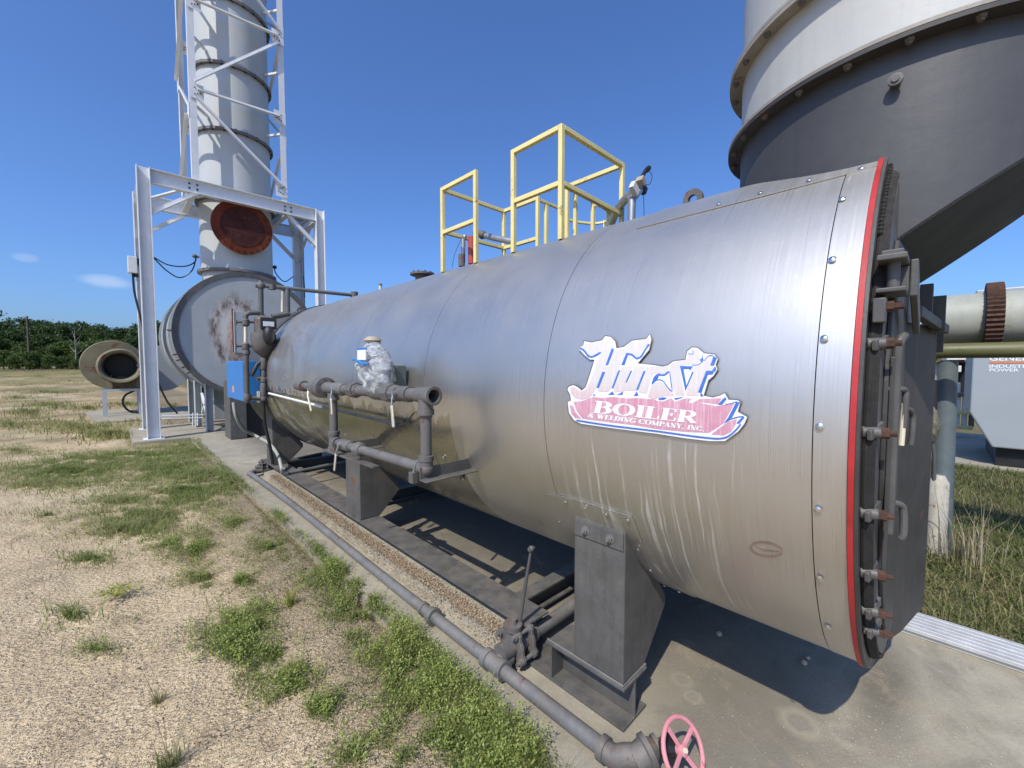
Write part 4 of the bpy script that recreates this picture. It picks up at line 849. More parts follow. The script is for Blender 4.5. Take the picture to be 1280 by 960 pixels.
zb2 = P(477, 456, x=GX-.08).z; obj('blue_band', MB().tube([(GX-.108+.01*math.sin(k*1.3), cy-.12+.026*k, zb2+.006*math.sin(k*2)+.004*k) for k in range(9)], [.004, .010, .012, .009, .011, .012, .009, .008, .004], 6), M['blue'], bag)
obj('label_card', MB().box((GX-.109, cy-.095, zb2+.03), (GX-.104, cy+.02, zb2+.09)), M['letterwhite'], bag, ang=0)
obj('label_edge', MB().box((GX-.107, cy-.105, zb2+.091), (GX-.102, cy+.03, zb2+.103)), M['blue'], bag, ang=0)
bx = thing('side_junction_box', 'small green grey junction box on the jacket behind the plastic bag', 'junction box', P(492, 470, x=1.33))
q = P(492, 470, x=1.34); obj('box', MB().box((1.33, q.y-.06, q.z-.06), (1.40, q.y+.05, q.z+.07)), paint('box_green', (.13,.16,.14), .5), bx, ang=0, bevel=.004)
hp = thing('side_rod', 'thin straight tube along the jacket under the gas train, bright then dark', 'tube', (1.38, 4, 1.2))
obj('bright_length', MB().cyl((1.388, 5.75, P(338, 492, x=1.388).z), (1.388, 3.93, P(402, 508.5, x=1.388).z), .013, 12), M['offwhite'], hp)
obj('dark_length', MB().cyl((1.388, 3.93, P(402, 508.5, x=1.388).z), (1.388, P(495, 530, x=1.388).y, P(495, 530, x=1.388).z), .013, 12).cyl((1.388, P(489, 529, x=1.388).y, P(489, 529, x=1.388).z), (1.388, P(497, 531, x=1.388).y, P(497, 531, x=1.388).z), .019, 12), M['pipe'], hp)
q = P(497, 531, x=1.388); obj('flexible_tail', MB().tube(spline([q, q+Vector((.01, -.05, .005)), q+Vector((.0, -.12, .03)), q+Vector((.03, -.17, .10))]), .006, 6), M['char'], hp)

# ------------------------------------------------------------------ drain line along the ground
dr = thing('drain_pipe', 'long grey steel pipe lying along the slab edge beside the boiler skid', 'pipe', (1.38, 3.5, .06))
f0, f1 = P(314, 592, z=.065), P(757, 939, z=.065); f0.x = 1.345; 
def dpt(y): t = (y-f0.y)/(f1.y-f0.y); return Vector((f0.x+(f1.x-f0.x)*t+.02*math.sin(t*math.pi), y, .062+.012*math.sin(t*7)))
obj('pipe_length', MB().tube([dpt(f0.y+(f1.y-f0.y)*k/24) for k in range(25)], .033, 20), M['pipe'], dr)
def fit(u, v, prof, name, m='pipe', n=24):
    y = P(u, v, z=.06).y; L = prof[-1][0]; a = dpt(y+L/2); return obj(name, MB().lathe(a, dpt(y-L/2)-dpt(y+L/2), prof, n), M[m], dr)
fit(541, 768, [(0, .034), (.001, .044), (.03, .046), (.031, .052), (.055, .052), (.056, .036)], 'union')
fit(532, 758, [(0, .034), (.001, .040), (.03, .040), (.031, .034)], 'coupling')
ty = P(625, 826, z=.065).y; tp = dpt(ty)
fit(625, 826, [(0, .035), (.001, .049), (.035, .049), (.036, .042), (.115, .042), (.116, .049), (.15, .049), (.151, .035)], 'tee')
obj('tee_branch', MB().lathe(tp, (1, 0, .02), [(0, .04), (.055, .04), (.056, .047), (.09, .047), (.091, .033), (.15, .033)], 22), M['pipe'], dr)
ey = P(318, 588, z=.065).y
obj('far_elbow', MB().tube(spline([dpt(f0.y+.05), dpt(f0.y), dpt(f0.y)+Vector((.06, .06, .01)), dpt(f0.y)+Vector((.15, .06, .01))]), .037, 14), M['pipe'], dr)
cr = thing('cross_pipe', 'short grey pipe crossing under the boiler from the flanged lever valve', 'pipe', (1.9, ty, .1))
zc = tp.z+.035
obj('pipe_length', MB().cyl((tp.x+.21, ty, zc), (2.8, ty+.02, zc), .036, 20), M['pipe'], cr)
obj('wire_loop', MB().torus((1.585, ty, zc), (1, 0, .15), .052, .003, 24, 6), M['galv'], cr)
def flanged_valve(name, label, x, y, z, s, lever_to=None, k=None):
    t = thing(name, label, 'valve', (x, y, z)); 
    for dx in (-.03*s, .035*s):
        f = obj('flange', MB(), M['castiron'], t) if False else None
        m = MB(); pts = []
        for q in range(32):
            a = 2*math.pi*q/32; r = s*(.062+.020*max(0, math.cos(4*a))**1.0); pts.append((x+dx, y+r*math.cos(a+.5), z+r*math.sin(a+.5)))
        m.prism(pts, (.016*s, 0, 0)); fl_ = obj('flange', m, M['castiron'], t, bevel=.003*s)
    m = MB().cyl((x-.09*s, y, z), (x+.1*s, y, z), .036*s, 18).lathe((x-.02*s, y, z), (0, 0, 1), [(0, .035*s), (.07*s, .03*s), (.071*s, .038*s), (.09*s, .038*s), (.091*s, .018*s), (.11*s, .015*s)], 14)
    obj('body', m, M['castiron'], t)
    for q in range(4):
        a = q*math.pi/2+.5; c = Vector((x, y+.066*s*math.cos(a), z+.066*s*math.sin(a)))
        obj('bolt', MB().lathe(c+Vector((-.055*s, 0, 0)), (1, 0, 0), [(0, .008*s), (.012*s, .008*s), (.0121*s, .014*s), (.026*s, .014*s), (.0261*s, .008*s), (.085*s, .008*s), (.0851*s, .014*s), (.098*s, .014*s), (.0981*s, .008*s), (.115*s, .008*s)], 10), M['pipe'], t)
    return t
lv = flanged_valve('lever_valve', 'flanged grey valve with tall upright lever between drain pipe and near skid', tp.x+.15, ty, zc+.005, 1.35)
la = Vector((tp.x+.165, ty-.005, zc+.10)); lb = P(664, 686, x=tp.x+.19)
obj('lever', MB().tube([la, la+(lb-la)*.5, lb], [.012, .010, .007], 10).ball(lb, .016, 14, 10).cyl(lb-Vector((.017, 0, 0)), lb+Vector((.017, 0, 0)), .011, 12), M['char'], lv)
fvv = flanged_valve('far_flange_valve', 'small dark flanged valve at the far end of the drain pipe', 1.52, f0.y+.08, .11, 1.05)
obj('far_pipe', MB().cyl((1.6, f0.y+.08, .11), (2.4, f0.y+.3, .13), .03, 12), M['char'], fvv)
hw = thing('handwheel_valve', 'rusty gate valve with pink spoked handwheel at the near end of the drain pipe', 'valve', f1)
e0 = dpt(f1.y+.01); vbp = P(800, 945, z=.085)
obj('bend', MB().tube(spline([e0, e0+Vector((.005, -.05, .0)), (e0+vbp)/2+Vector((.005, -.03, .0)), vbp]), [.035]*3+[.043]*13+[.036]*3, 16) if False else MB().tube(spline([e0, e0+Vector((.003, -.05, 0)), (e0+vbp)/2+Vector((0, -.02, 0)), vbp], 5), .041, 16).lathe(e0+Vector((0, .012, 0)), (0, -1, 0), [(0, .036), (.001, .047), (.028, .047), (.029, .04)], 22), M['castiron'], hw)
wc = P(854, 938, z=.17); ax_ = Vector((.80, -.46, .30)).normalized(); 
obj('gate_body', MB().lathe(vbp-ax_*.03, ax_, [(0, .045), (.05, .052), (.055, .062), (.075, .062), (.08, .045), (.1, .032), (.1001, .04), (.115, .04), (.12, .02), ((wc-vbp).length, .012)], 20), M['castiron'], hw)
ax_ = (Vector((-.12, -.80, .52))).normalized(); wr = .098
whl = obj('handwheel', MB().torus(wc, ax_, wr, .0085, 40, 10), M['pink'], hw)
u_ = Vector((0,0,1)); u_ = (u_-ax_*u_.dot(ax_)).normalized(); v_ = ax_.cross(u_)
for k in range(4):
    a = math.pi/2*k+.35; d = u_*math.cos(a)+v_*math.sin(a); obj('spoke', MB().bar(wc-ax_*.006+d*.014, wc+d*wr, .016, .008, ax_), M['pink'], whl, bevel=.002)
obj('hub', MB().lathe(wc-ax_*.02, ax_, [(0, .02), (.025, .02), (.027, .015)], 16), M['pink'], whl); obj('hub_nut', MB().lathe(wc+ax_*.0072, ax_, [(0, .009), (.008, .009)], 6), M['brasswht'], whl)
obj('bonnet', MB().lathe(wc-ax_*.075, ax_, [(0, .05), (.02, .05), (.021, .03), (.055, .02)], 8), M['black'], hw)
# ------------------------------------------------------------------ silver conduit and grey hose near the far leg
sc = thing('silver_conduit', 'thin bright conduit clamped across the far end of the skid', 'conduit', P(357, 591, z=.22))
obj('conduit_length', MB().cyl(P(357, 592, z=.215), P(433, 576, z=.23), .017, 12), M['galv'], sc)
q = P(375, 587, z=.215); obj('clamp', MB().box((q.x-.02, q.y-.03, .196), (q.x+.03, q.y+.03, .24)), M['galv'], sc, ang=0, bevel=.003)
obj('elbow', MB().tube(spline([P(354, 585, z=.3), P(353, 590, z=.24), P(360, 591.5, z=.216)]), .021, 10), M['galv'], sc)
hs = thing('flexible_hose', 'pale grey flexible hose curving from blue cabinet down to the skid', 'hose', P(352, 590, z=.2))
obj('hose', MB().tube(spline([P(292, 503, y=6.6), P(295, 520, y=6.6), P(304, 536, y=6.7), P(320, 545, y=6.8), P(336, 554, y=6.4), P(347, 568, y=6.1), P(352, 585, y=5.9), P(353, 592, y=5.85)], 6), .022, 12), M['duct'], hs)
# ------------------------------------------------------------------ water column and its piping at the far end
wc_ = thing('water_column', 'dark cast water column with isolating valves and piping at the boiler far end', 'water column', (1.6, 6.9, .8))
yw = 6.0; q_ = .86; W = lambda u, v, y=yw: P(u, v, y=y)
def vtube(name, pts, r, m='char', n=12): return obj(name, MB().tube([W(*p) for p in pts], r*q_, n), M[m], wc_)
def vfit(name, u, v0, v1, prof, m='castiron', n=14, y=yw):
    a, b = W(u, v0, y), W(u, v1, y); L = (b-a).length; return obj(name, MB().lathe(a, b-a, [(t*L, r*q_) for t, r in prof], n), M[m], wc_)
bulb = vfit('float_chamber', 329.5, 395, 446, [(0, .05), (.04, .10), (.10, .125), (.42, .115), (.43, .16), (.50, .165), (.75, .16), (.9, .11), (1, .03)], n=20)
obj('label_plate', MB().box((W(333, 402).x-.07, yw-.150, W(333, 405).z-.04), (W(333, 402).x+.05, yw-.138, W(333, 405).z+.02)), M['letterwhite'], bulb, ang=0)
obj('switch_housing', MB().ball((W(332, 418).x, yw-.16, W(332, 420).z), (.07, .07, .12)).box((W(331, 405).x-.07, yw-.135, W(331, 405).z-.07), (W(331, 405).x+.1, yw-.05, W(331, 400).z+.02)), M['black'], bulb)
vtube('top_riser', [(326.5, 395), (326, 357)], .035); vfit('cross_fitting', 326, 360, 351, [(0, .05), (.3, .055), (.6, .05), (.8, .03), (1, .028)])
obj('top_pipe', MB().tube([W(319, 357), W(326, 357), W(443, 369)], .026, 12), M['pipe'], wc_)
vfit('cap', 443, 372, 365, [(0, .06), (1, .06)])
vfit('branch_tee', 340, 356, 362, [(0, .05), (1, .05)]); vtube('branch', [(359, 361), (359.5, 392)], .038, 'pipe'); vtube('branch', [(353, 364), (353, 390)], .02, 'brasswht')
vtube('branch_foot', [(362, 392), (340, 396)], .04)
vtube('side_elbow', [(325, 391), (312, 391), (307, 394), (307, 402)], .035); vtube('gauge_pipe', [(307, 400), (307, 432)], .022, 'brasswht'); vtube('drop_pipe', [(307.5, 440), (309, 498)], .034)
for v in (403, 433):
    vfit('gauge_cock', 307, v-5, v+5, [(0, .03), (.2, .05), (.8, .05), (1, .03)]); vtube('cock_stem', [(295, v-.5), (322, v)], .016); vtube('cock_handle', [(295, v-3), (295, v+3)], .012)
vfit('collar', 308, 437, 448, [(0, .045), (.5, .05), (.6, .035), (1, .035)])
vtube('cross_link', [(309, 497), (328, 499), (334, 492)], .032); vfit('low_tee', 309, 492, 504, [(0, .04), (.3, .05), (.7, .05), (1, .02)])
for (v0, v1, r) in ((446, 462, .05), (462, 474, .033), (472, 478, .05), (478, 496, .045), (496, 501, .05)): vfit('lower_fitting', 329.5, v0, v1, [(0, r*.8), (.15, r), (.85, r), (1, r*.8)])
vtube('union_bar', [(321, 473), (339, 473)], .028); vtube('union_wing', [(322, 470), (322, 476)], .02)
obj('small_lever', MB().bar(W(323, 489), W(323, 503), .03, .03), M['brasswht'], wc_); vtube('bracket_arm', [(337, 446), (322, 455), (314, 470)], .03, 'black'); vtube('bracket_arm', [(330, 446), (345, 444)], .03, 'black')
vtube('drain', [(329, 500), (331, 530), (338, 560), (341, 580)], .022, 'black')
bc = thing('blue_cabinet', 'bright blue control cabinet on the boiler far end beside the big grey drum', 'cabinet', (1.22, 6.2, 1.0))
x0_, z0_, z1_ = P(305, 452, y=6.2).x, P(305, 503, y=6.2).z, P(305, 451, y=6.2).z
obj('body', MB().box((x0_+.012, 6.2, z0_), (P(326, 452, y=6.2).x, P(284, 452, x=x0_).y, z1_)), M['blue'], bc, ang=0, bevel=.01)
dd_ = obj('door', MB().box((x0_-.014, 6.215, z0_+.01), (x0_+.011, P(284, 452, x=x0_).y-.02, z1_-.01)), M['blue'], bc, ang=0, bevel=.006)
obj('warning_label', MB().box((x0_-.016, P(293, 490, x=x0_).y-.07, z0_+.10), (x0_-.0143, P(293, 490, x=x0_).y+.05, z0_+.19)), paint('label_red', (.62,.30,.25), .5), dd_, ang=0)
gc = thing('grey_floor_cabinet', 'tall dark grey cabinet standing on the slab below the big drum', 'cabinet', P(301, 535, z=0))
q = P(290, 534, z=0); 
obj('body', MB().box((P(288, 534, y=10.3).x, 10.3, .01), (P(309, 534, y=10.3).x, 10.9, P(300, 478, y=10.3).z)), M['char'], gc, ang=0, bevel=.01)
obj('cap', MB().box((P(285, 534, y=10.3).x, 10.25, P(300, 478, y=10.3).z+.002), (P(292, 534, y=10.3).x, 10.5, P(300, 478, y=10.3).z+.05)), M['char'], gc, ang=0)
obj('black_housing', MB().box((P(309, 534, y=10.3).x+.005, 10.4, .01), (P(336, 534, y=10.3).x, 11.2, P(300, 490, y=10.3).z)), M['black'], gc, ang=0)
# ------------------------------------------------------------------ big drum behind
DX, DZ, DR, DY = 2.47, 2.31, 1.50, 11.7
dm = thing('scorched_drum', 'big grey horizontal drum on legs with a scorched rusty patch on its round face', 'drum', (DX, 13, 0))
obj('drum_shell', MB().lathe((DX, DY+.04, DZ), (0, 1, 0), [(0, DR-.03), (3.3, DR-.03)], 96), M['drumgrey'], dm)
obj('rim', MB().lathe((DX, DY, DZ), (0, 1, 0), [(0, DR-.11), (-.02, DR-.11), (-.02, DR), (.06, DR+.005), (.06, DR-.03)], 120, cap=False), M['char'], dm)
obj('face', MB().lathe((DX, DY+.005, DZ), (0, 1, 0), [(0, DR-.10), (.03, DR-.10)], 96), M['drumface'], dm)
for y in (12.3, 13.6, 14.8): obj('hoop', MB().lathe((DX, y, DZ), (0, 1, 0), [(0, DR-.03), (0, DR+.02), (.05, DR+.02), (.05, DR-.03)], 96, cap=False), M['drumgrey'], dm)
for (u, v) in ((204, 412), (206, 446), (207, 455), (213, 466), (221, 474)):
    q = P(u, v, y=12.0); dd = Vector((q.x-DX, 0, q.z-DZ)).normalized(); b = Vector((DX, 12.0, DZ))+dd*(DR-.03)
    obj('bolt_lug', MB().cyl(b, b+dd*.06, .03, 10).cyl(b+dd*.061, b+dd*.09, .02, 8), M['stackflange'], dm)
# access plate on the right of the scorch with rusty edge
xa, xb = P(291, 410, y=DY-.02).x, P(331, 410, y=DY-.02).x; za, zb__ = P(291, 441, y=DY-.02).z, P(291, 389, y=DY-.02).z
pl = obj('access_plate', MB().box((xa+.03, DY-.022, za), (xb, DY+.003, zb__)), M['drumgrey'], dm, ang=0, bevel=.005)
obj('plate_edge', MB().box((xa+.012, DY-.035, za), (xa+.028, DY+.003, zb__+.02)), M['offwhite'], pl, ang=0); obj('rusty_edge', MB().box((xa-.01, DY-.03, za+.02), (xa+.010, DY+.003, zb__+.06)), M['rustred'], pl, ang=0)
for y, xs_ in ((11.95, (1.62, 3.3)), (13.1, (1.55, 3.4)), (14.3, (1.55, 3.4))):
    for x in xs_:
        zt2 = DZ-math.sqrt(max(.1, (DR-.03)**2-(x-DX)**2))+.02
        obj('drum_leg', MB().ibeam((x, y, .01), (x, y, zt2), .2, .14, (1, 0, 0)), M['leggrey'], dm, ang=0)
obj('leg_brace', MB().bar((1.62, 12.05, .2), (1.62, 13.0, .85), .05, .05), M['white'], dm, ang=0); obj('leg_brace', MB().bar((1.62, 12.05, .9), (1.62, 13.0, .35), .05, .05), M['white'], dm, ang=0)
obj('outlet_box', MB().box((1.75, 12.2, .25), (2.35, 13, 1.15)), M['drumgrey'], dm, ang=0, bevel=.01)
# ------------------------------------------------------------------ exhaust stack
SX, SY, SR = 2.42, 12.6, .775
st = thing('exhaust_stack', 'tall pale grey round exhaust stack with dark bolted rings inside the white lattice tower', 'chimney', (SX, SY, 3.7))
rings_z = [3.80, 5.48]+[5.48+1.72*k for k in range(1, 6)]
rings_z = [3.86, 5.55, 7.12, 8.62, 10.12, 11.62, 13.1]
for k in range(len(rings_z)-1): obj('stack_section', MB().lathe((SX, SY, rings_z[k]), (0, 0, 1), [(0, SR), (rings_z[k+1]-rings_z[k], SR)], 72, cap=k == len(rings_z)-2), M['stack'], st)
obj('stack_foot', MB().lathe((SX, SY, 3.2), (0, 0, 1), [(0, SR-.02), (.66, SR-.02)], 60), M['stack'], st)
bolt_me = None
for z in rings_z[:-1]:
    f = obj('ring_flange', MB().lathe((SX, SY, z-.03), (0, 0, 1), [(0, SR-.01), (0, SR+.075), (.06, SR+.075), (.06, SR-.01)], 72, cap=False), M['stackflange'], st)
    if z > 6:
        for k in range(22):
            a = 2*math.pi*k/22
            if math.sin(a) > .35: continue
            if bolt_me is None: o = obj('flange_bolt', MB().lathe((0, 0, -.05), (0, 0, 1), [(0, .022), (.10, .022)], 6), M['black'], f, ang=0); bolt_me = o.data
            else: o = bpy.data.objects.new('flange_bolt', bolt_me); S.collection.objects.link(o); o.parent = f
            o.location = Vector((SX+(SR+.045)*math.cos(a), SY+(SR+.045)*math.sin(a), z))-wloc(f)
bc_ = P(303.5, 284, y=11.70)
obj('side_stub', MB().cyl((bc_.x, 11.74, bc_.z), (bc_.x, 12.4, bc_.z), .50, 40), M['stack'], st)
bf = obj('blank_flange', MB().lathe((bc_.x, 11.74, bc_.z), (0, -1, 0), [(0, .63), (.05, .63), (.051, .47), (.052, .46)], 60), M['rustred'], st)
obj('blank_plate', MB().lathe((bc_.x, 11.687, bc_.z), (0, -1, 0), [(0, .46), (.006, .46)], 48), M['rustdark'], bf)
for k in range(24): a = 2*math.pi*k/24; obj('bolt', MB().lathe((bc_.x+.56*math.cos(a), 11.69, bc_.z+.56*math.sin(a)), (0, -1, 0), [(0, .022), (.02, .022)], 6), M['rust'], bf, ang=0)
# ------------------------------------------------------------------ white support frame
wf = thing('white_support_frame', 'white portal frame of I beams on four posts carrying the lattice tower', 'steel frame', (2.35, 12.5, 0))
FX0, FX1, FY0, FY1, FZ = .60, 4.10, 11.6, 13.45, 5.68
for x in (FX0, FX1):
    for y in (FY0, FY1):
        p_ = obj('post', MB().ibeam((x, y, .02), (x, y, FZ), .2, .22, (1, 0, 0), .016, .011), M['white'], wf, ang=0, bevel=.002)
        obj('base_plate', MB().box((x-.17, y-.16, 0.001), (x+.17, y+.16, .02)), M['white'], p_, ang=0)
bh = .30
def beam(p0, p1, h=bh, wd=.15): return obj('beam', MB().ibeam(p0, p1, wd, h, (0, 0, 1), .014, .01), M['white'], wf, ang=0, bevel=.002)
zb3 = FZ-bh/2-.01
beam((FX0+.115, FY0, zb3), (FX1-.115, FY0, zb3)); beam((FX0+.115, FY1, zb3), (FX1-.115, FY1, zb3))
for x in (FX0, FX1): beam((x, FY0+.105, zb3), (x, FY1-.105, zb3), .24)
for x in (1.45, 3.36): beam((x, FY0+.08, zb3), (x, FY1-.08, zb3), .24, .12)
bolts = MB()
for x in (1.36, 1.5, 3.27, 3.41):
    for z in (zb3-.05, zb3+.05): bolts.lathe((x, FY0-.006, z), (0, -1, 0), [(0, .02), (.02, .02)], 6)
tag(obj('beam_bolts', bolts, M['black'], wf, ang=0), kind='stuff')
for y in (FY0, FY1):
    obj('knee_brace', MB().angle((FX0+.12, y-.02, 4.72), (1.52, y-.02, 5.36), .09, (0, 0, 1), .01), M['white'], wf, ang=0)
    obj('knee_brace', MB().angle((FX1-.12, y-.02, 4.72), (3.30, y-.02, 5.36), .09, (0, 0, 1), .01), M['white'], wf, ang=0)
for x in (FX0, FX1):
    obj('side_brace', MB().angle((x, FY0+.1, 4.6), (x, FY1-.4, 5.4), .07, (0, 0, 1), .01), M['white'], wf, ang=0)
    obj('side_brace', MB().angle((x, FY1-.1, 4.6), (x, FY0+.5, 5.4), .07, (0, 0, 1), .01), M['white'], wf, ang=0)
obj('plan_brace', MB().angle((FX0+.1, FY1-.1, FZ-.2), (1.4, FY0+.1, FZ-.2), .08, (0, 0, 1), .01), M['white'], wf, ang=0)
obj('plan_brace', MB().angle((FX1-.1, FY1-.1, FZ-.2), (3.4, FY0+.1, FZ-.2), .08, (0, 0, 1), .01), M['white'], wf, ang=0)
gcx = P(373, 330, y=13.9).x
gp = thing('grey_riser_duct', 'plain grey square riser between the stack and the right white post', 'duct', (gcx, 13.9, 0))
obj('riser', MB().box((gcx-.14, 13.8, .01), (gcx+.14, 14.0, P(373, 276, y=13.9).z)), M['drumgrey'], gp, ang=0, bevel=.01)
obj('cap_plate', MB().box((gcx-.2, 13.74, P(373, 276, y=13.9).z+.002), (gcx+.2, 14.06, P(373, 276, y=13.9).z+.03)), M['drumgrey'], gp, ang=0)
# ------------------------------------------------------------------ lattice tower
tw = thing('lattice_tower', 'white lattice tower of angle legs and zigzag braces around the grey stack', 'lattice tower', (2.4, 12.5, FZ))
TX0, TX1, TY0, TY1, TT = 1.42, 3.34, 11.62, 13.42, 12.9
for x, sx in ((TX0, 1), (TX1, -1)):
    for y, sy in ((TY0, 1), (TY1, -1)):
        obj('leg', MB().box((min(x, x+sx*.13), min(y, y+sy*.010), FZ+.01), (max(x, x+sx*.13), max(y, y+sy*.010), TT)).box((min(x, x+sx*.010), min(y+sy*.0102, y+sy*.13), FZ+.01), (max(x, x+sx*.010), max(y+sy*.0102, y+sy*.13), TT)), M['white'], tw, ang=0)
zl = [7.62, 9.52, 11.5]; zr = [5.95, 7.72, 9.65, 11.6]
def brace(p, q, w_=.075):
    d = (Vector(q)-Vector(p)).normalized(); return obj('brace', MB().angle(Vector(p)+d*.12, Vector(q)-d*.12, w_, (0, 0, 1), .009), M['white'], tw, ang=0)
def gus(x, y, z, ax, s):
    if ax == 'x': b = MB().box((x, y-.008, z-.16), (x+.26*s, y+.0, z+.16)) if s > 0 else MB().box((x+.26*s, y-.008, z-.16), (x, y+.0, z+.16))
    else: b = MB().box((x-.004, y, z-.16), (x+.004, y+.26*s, z+.16)) if s > 0 else MB().box((x-.004, y+.26*s, z-.16), (x+.004, y, z+.16))
    g_ = obj('gusset_plate', b, M['white'], tw, ang=0)
    if ax == 'x':
        bb_ = MB()
        for k in range(3): bb_.lathe((x+s*(.10+.05*k), y-.0085, z-.07+.02*k), (0, -1, 0), [(0, .013), (.013, .013)], 6).lathe((x+s*(.10+.05*k), y-.0085, z+.07-.02*k), (0, -1, 0), [(0, .013), (.013, .013)], 6)
        tag(obj('gusset_bolts', bb_, M['black'], g_, ang=0), kind='stuff')
for y, yy in ((TY0, TY0-.012), (TY1, TY1+.012)):
    for z in zl: gus(TX0, yy, z, 'x', 1)
    for z in zr: gus(TX1, yy, z, 'x', -1)
    L_, R2 = (lambda z: (TX0+.02, yy-.02, z)), (lambda z: (TX1-.02, yy-.02, z))
    for p_, q_ in ((L_(zl[0]-.10), R2(zr[0])), (L_(zl[0]+.08), R2(zr[2]-.08)), (L_(zl[2]), R2(zr[2]+.08)), (L_(zl[0]), R2(zr[1])), (L_(zl[1]), R2(zr[2])), (L_(zl[2]), R2(zr[3]))): brace(p_, q_)
for x, xx in ((TX0, TX0-.01), (TX1, TX1+.01)):
    zs = [5.95, 7.2, 8.5, 9.8, 11.1, 12.4]
    for i in range(5):
        a, b = (TY0, TY1) if i % 2 else (TY1, TY0); brace((xx, a+(.03 if a == TY0 else -.03), zs[i]), (xx, b+(.03 if b == TY0 else -.03), zs[i+1]), .07)
        gus(xx, a, zs[i], 'y', 1 if a == TY0 else -1)
for z in (7.4, 8.9, 10.4):
    for x, s in ((TX0, 1), (TX1, -1)): obj('stack_guide', MB().bar((x+s*.02, TY0+.06, z), (SX-s*.62, SY-.5, z), .05, .05), M['white'], tw, ang=0)
# ------------------------------------------------------------------ junction box and cables on the frame
jb = thing('junction_box', 'white junction box strapped to the left rear white post', 'junction box', P(165, 330, y=13.3))
q0, q1 = P(160, 341, y=13.3), P(171, 322, y=13.3)
obj('box', MB().box((q0.x, 13.2, q0.z), (q1.x, 13.45, q1.z)), M['white'], jb, ang=0, bevel=.01)
obj('gland', MB().cyl((q1.x-.02, 13.3, q0.z-.08), (q1.x-.02, 13.3, q0.z), .04, 8).box((q1.x+.002, 13.25, q1.z-.15), (q1.x+.1, 13.4, q1.z-.02)), M['black'], jb, ang=0)
cb = thing('black_cables', 'black cables hanging from the junction box and sagging across to the stack', 'cable', P(190, 325, y=12.6))
def cable(pts, r=.014, m='black'): return obj('cable', MB().tube(spline(pts, 6), r, 6), M[m], cb)
cable([P(166, 341, y=13.3), P(168, 365, y=13.3), P(174, 390, y=13.2), P(179, 412, y=13.2), P(180, 430, y=13.2)], .022)
cable([P(193, 322, y=11.7), P(210, 331, y=12), P(230, 333, y=12), P(243, 328, y=12), P(245, 320, y=12)])
cable([P(193, 323, y=11.7), P(208, 338, y=12), P(225, 347, y=12), P(240, 338, y=12), P(245, 322, y=12)])
cable([P(343, 333, y=12.4), P(345, 342, y=12.4), P(356, 352, y=12.8), P(368, 345, y=13.6), P(379, 346, y=13.6), P(381, 372, y=13.6)])
cable([P(180, 430, y=13.2), P(190, 460, y=13.4), P(208, 500, y=13.4), P(222, 517, y=13.4)], .02)
obj('probe', MB().cyl(P(249, 321, y=12.2), P(243, 321, y=12.2), .03, 8).ball(P(243, 320, y=12.2), .05), M['stackflange'], cb); obj('probe', MB().cyl(P(339, 334, y=12.4), P(344, 334, y=12.4), .03, 8).ball(P(343.5, 334, y=12.4), .05), M['black'], cb)
cn = thing('floor_conduit', 'two thin white conduits running low over the slab from the front white post', 'conduit', P(230, 522, z=.1))
for dv in (0, 3.5): obj('conduit_run', MB().cyl(P(202, 520+dv, y=12.6), P(254, 518.5+dv, y=12.6), .014, 8), M['white'], cn)
obj('stanchion', MB().cyl(P(241, 532, y=12.6), P(241, 516, y=12.6), .015, 8).cyl(P(247, 532, y=12.6), P(247, 516, y=12.6), .015, 8).cyl(P(241, 526, y=12.6), P(247, 526, y=12.6), .012, 8), M['white'], cn)
# ------------------------------------------------------------------ blower fan
fn = thing('blower_fan', 'olive grey blower with a wide round inlet bell on a low steel stand', 'fan', (.1, 18.2, 0))
obj('scroll_housing', MB().lathe((.05, 18.1, 1.58), (0, 1, 0), [(0, .74), (.02, .76), (1.3, .76), (1.32, .74)], 64), M['fan'], fn, ang=40)
obj('rear_casing', MB().lathe((1.25, 19.0, 1.45), (0, 1, 0), [(0, .80), (.9, .80)], 48), M['drumgrey'], fn)
obj('inlet_bell', MB().lathe((.20, 17.62, 1.53), (0, 1, 0), [(.45, .56), (.05, .50), (0, .52), (-.02, .50), (0, .45), (.12, .40), (.47, .34), (.9, .33), (.905, .02)], 56, cap=False), M['fan'], fn)
obj('inlet_throat', MB().lathe((.20, 17.70, 1.53), (0, 1, 0), [(0, .442), (.03, .398), (.37, .335), (.80, .325)], 48, cap=False), M['fandark'], fn)
obj('throat_shade_disc', MB().cyl((.2, 18.06, 1.53), (.2, 18.095, 1.53), .335, 40), M['fandark'], fn)  # added dark disc stands in for the shade deep in the inlet
im = obj('impeller', MB().cyl((.2, 18.2, 1.53), (.2, 18.4, 1.53), .07, 16), M['fandark'], fn)
for k in range(10): a = k*math.pi/5; d = Vector((math.cos(a), 0, math.sin(a))); obj('blade', MB().bar(Vector((.2, 18.3, 1.53))+d*.05, Vector((.2, 18.3, 1.53))+d*.32, .09, .015, Vector((d.z, .6, -d.x))), M['fandark'], im)
obj('pedestal', MB().box((-.14, 17.85, .82), (.0, 18.3, 1.25)).box((.55, 17.85, .82), (.70, 18.3, 1.25)).box((.001, 17.95, .82), (.549, 18.3, 1.2)), M['fan'], fn, ang=0)
for yb_ in (17.8, 18.6): obj('stand_beam', MB().box((-.25, yb_, .74), (.78, yb_+.08, .815)), M['leggrey'], fn, ang=0)
for x in (-.19, .63):
    for y in (17.8, 18.6): obj('stand_leg', MB().box((x-.05, y, -.02), (x+.05, y+.08, .739)), M['leggrey'], fn, ang=0)
obj('cable', MB().tube(spline([(.5, 18.0, .74), (.28, 18, .6), (.22, 18, .35), (.35, 18, .1), (.6, 18, .02)]), .03, 8), M['black'], fn)
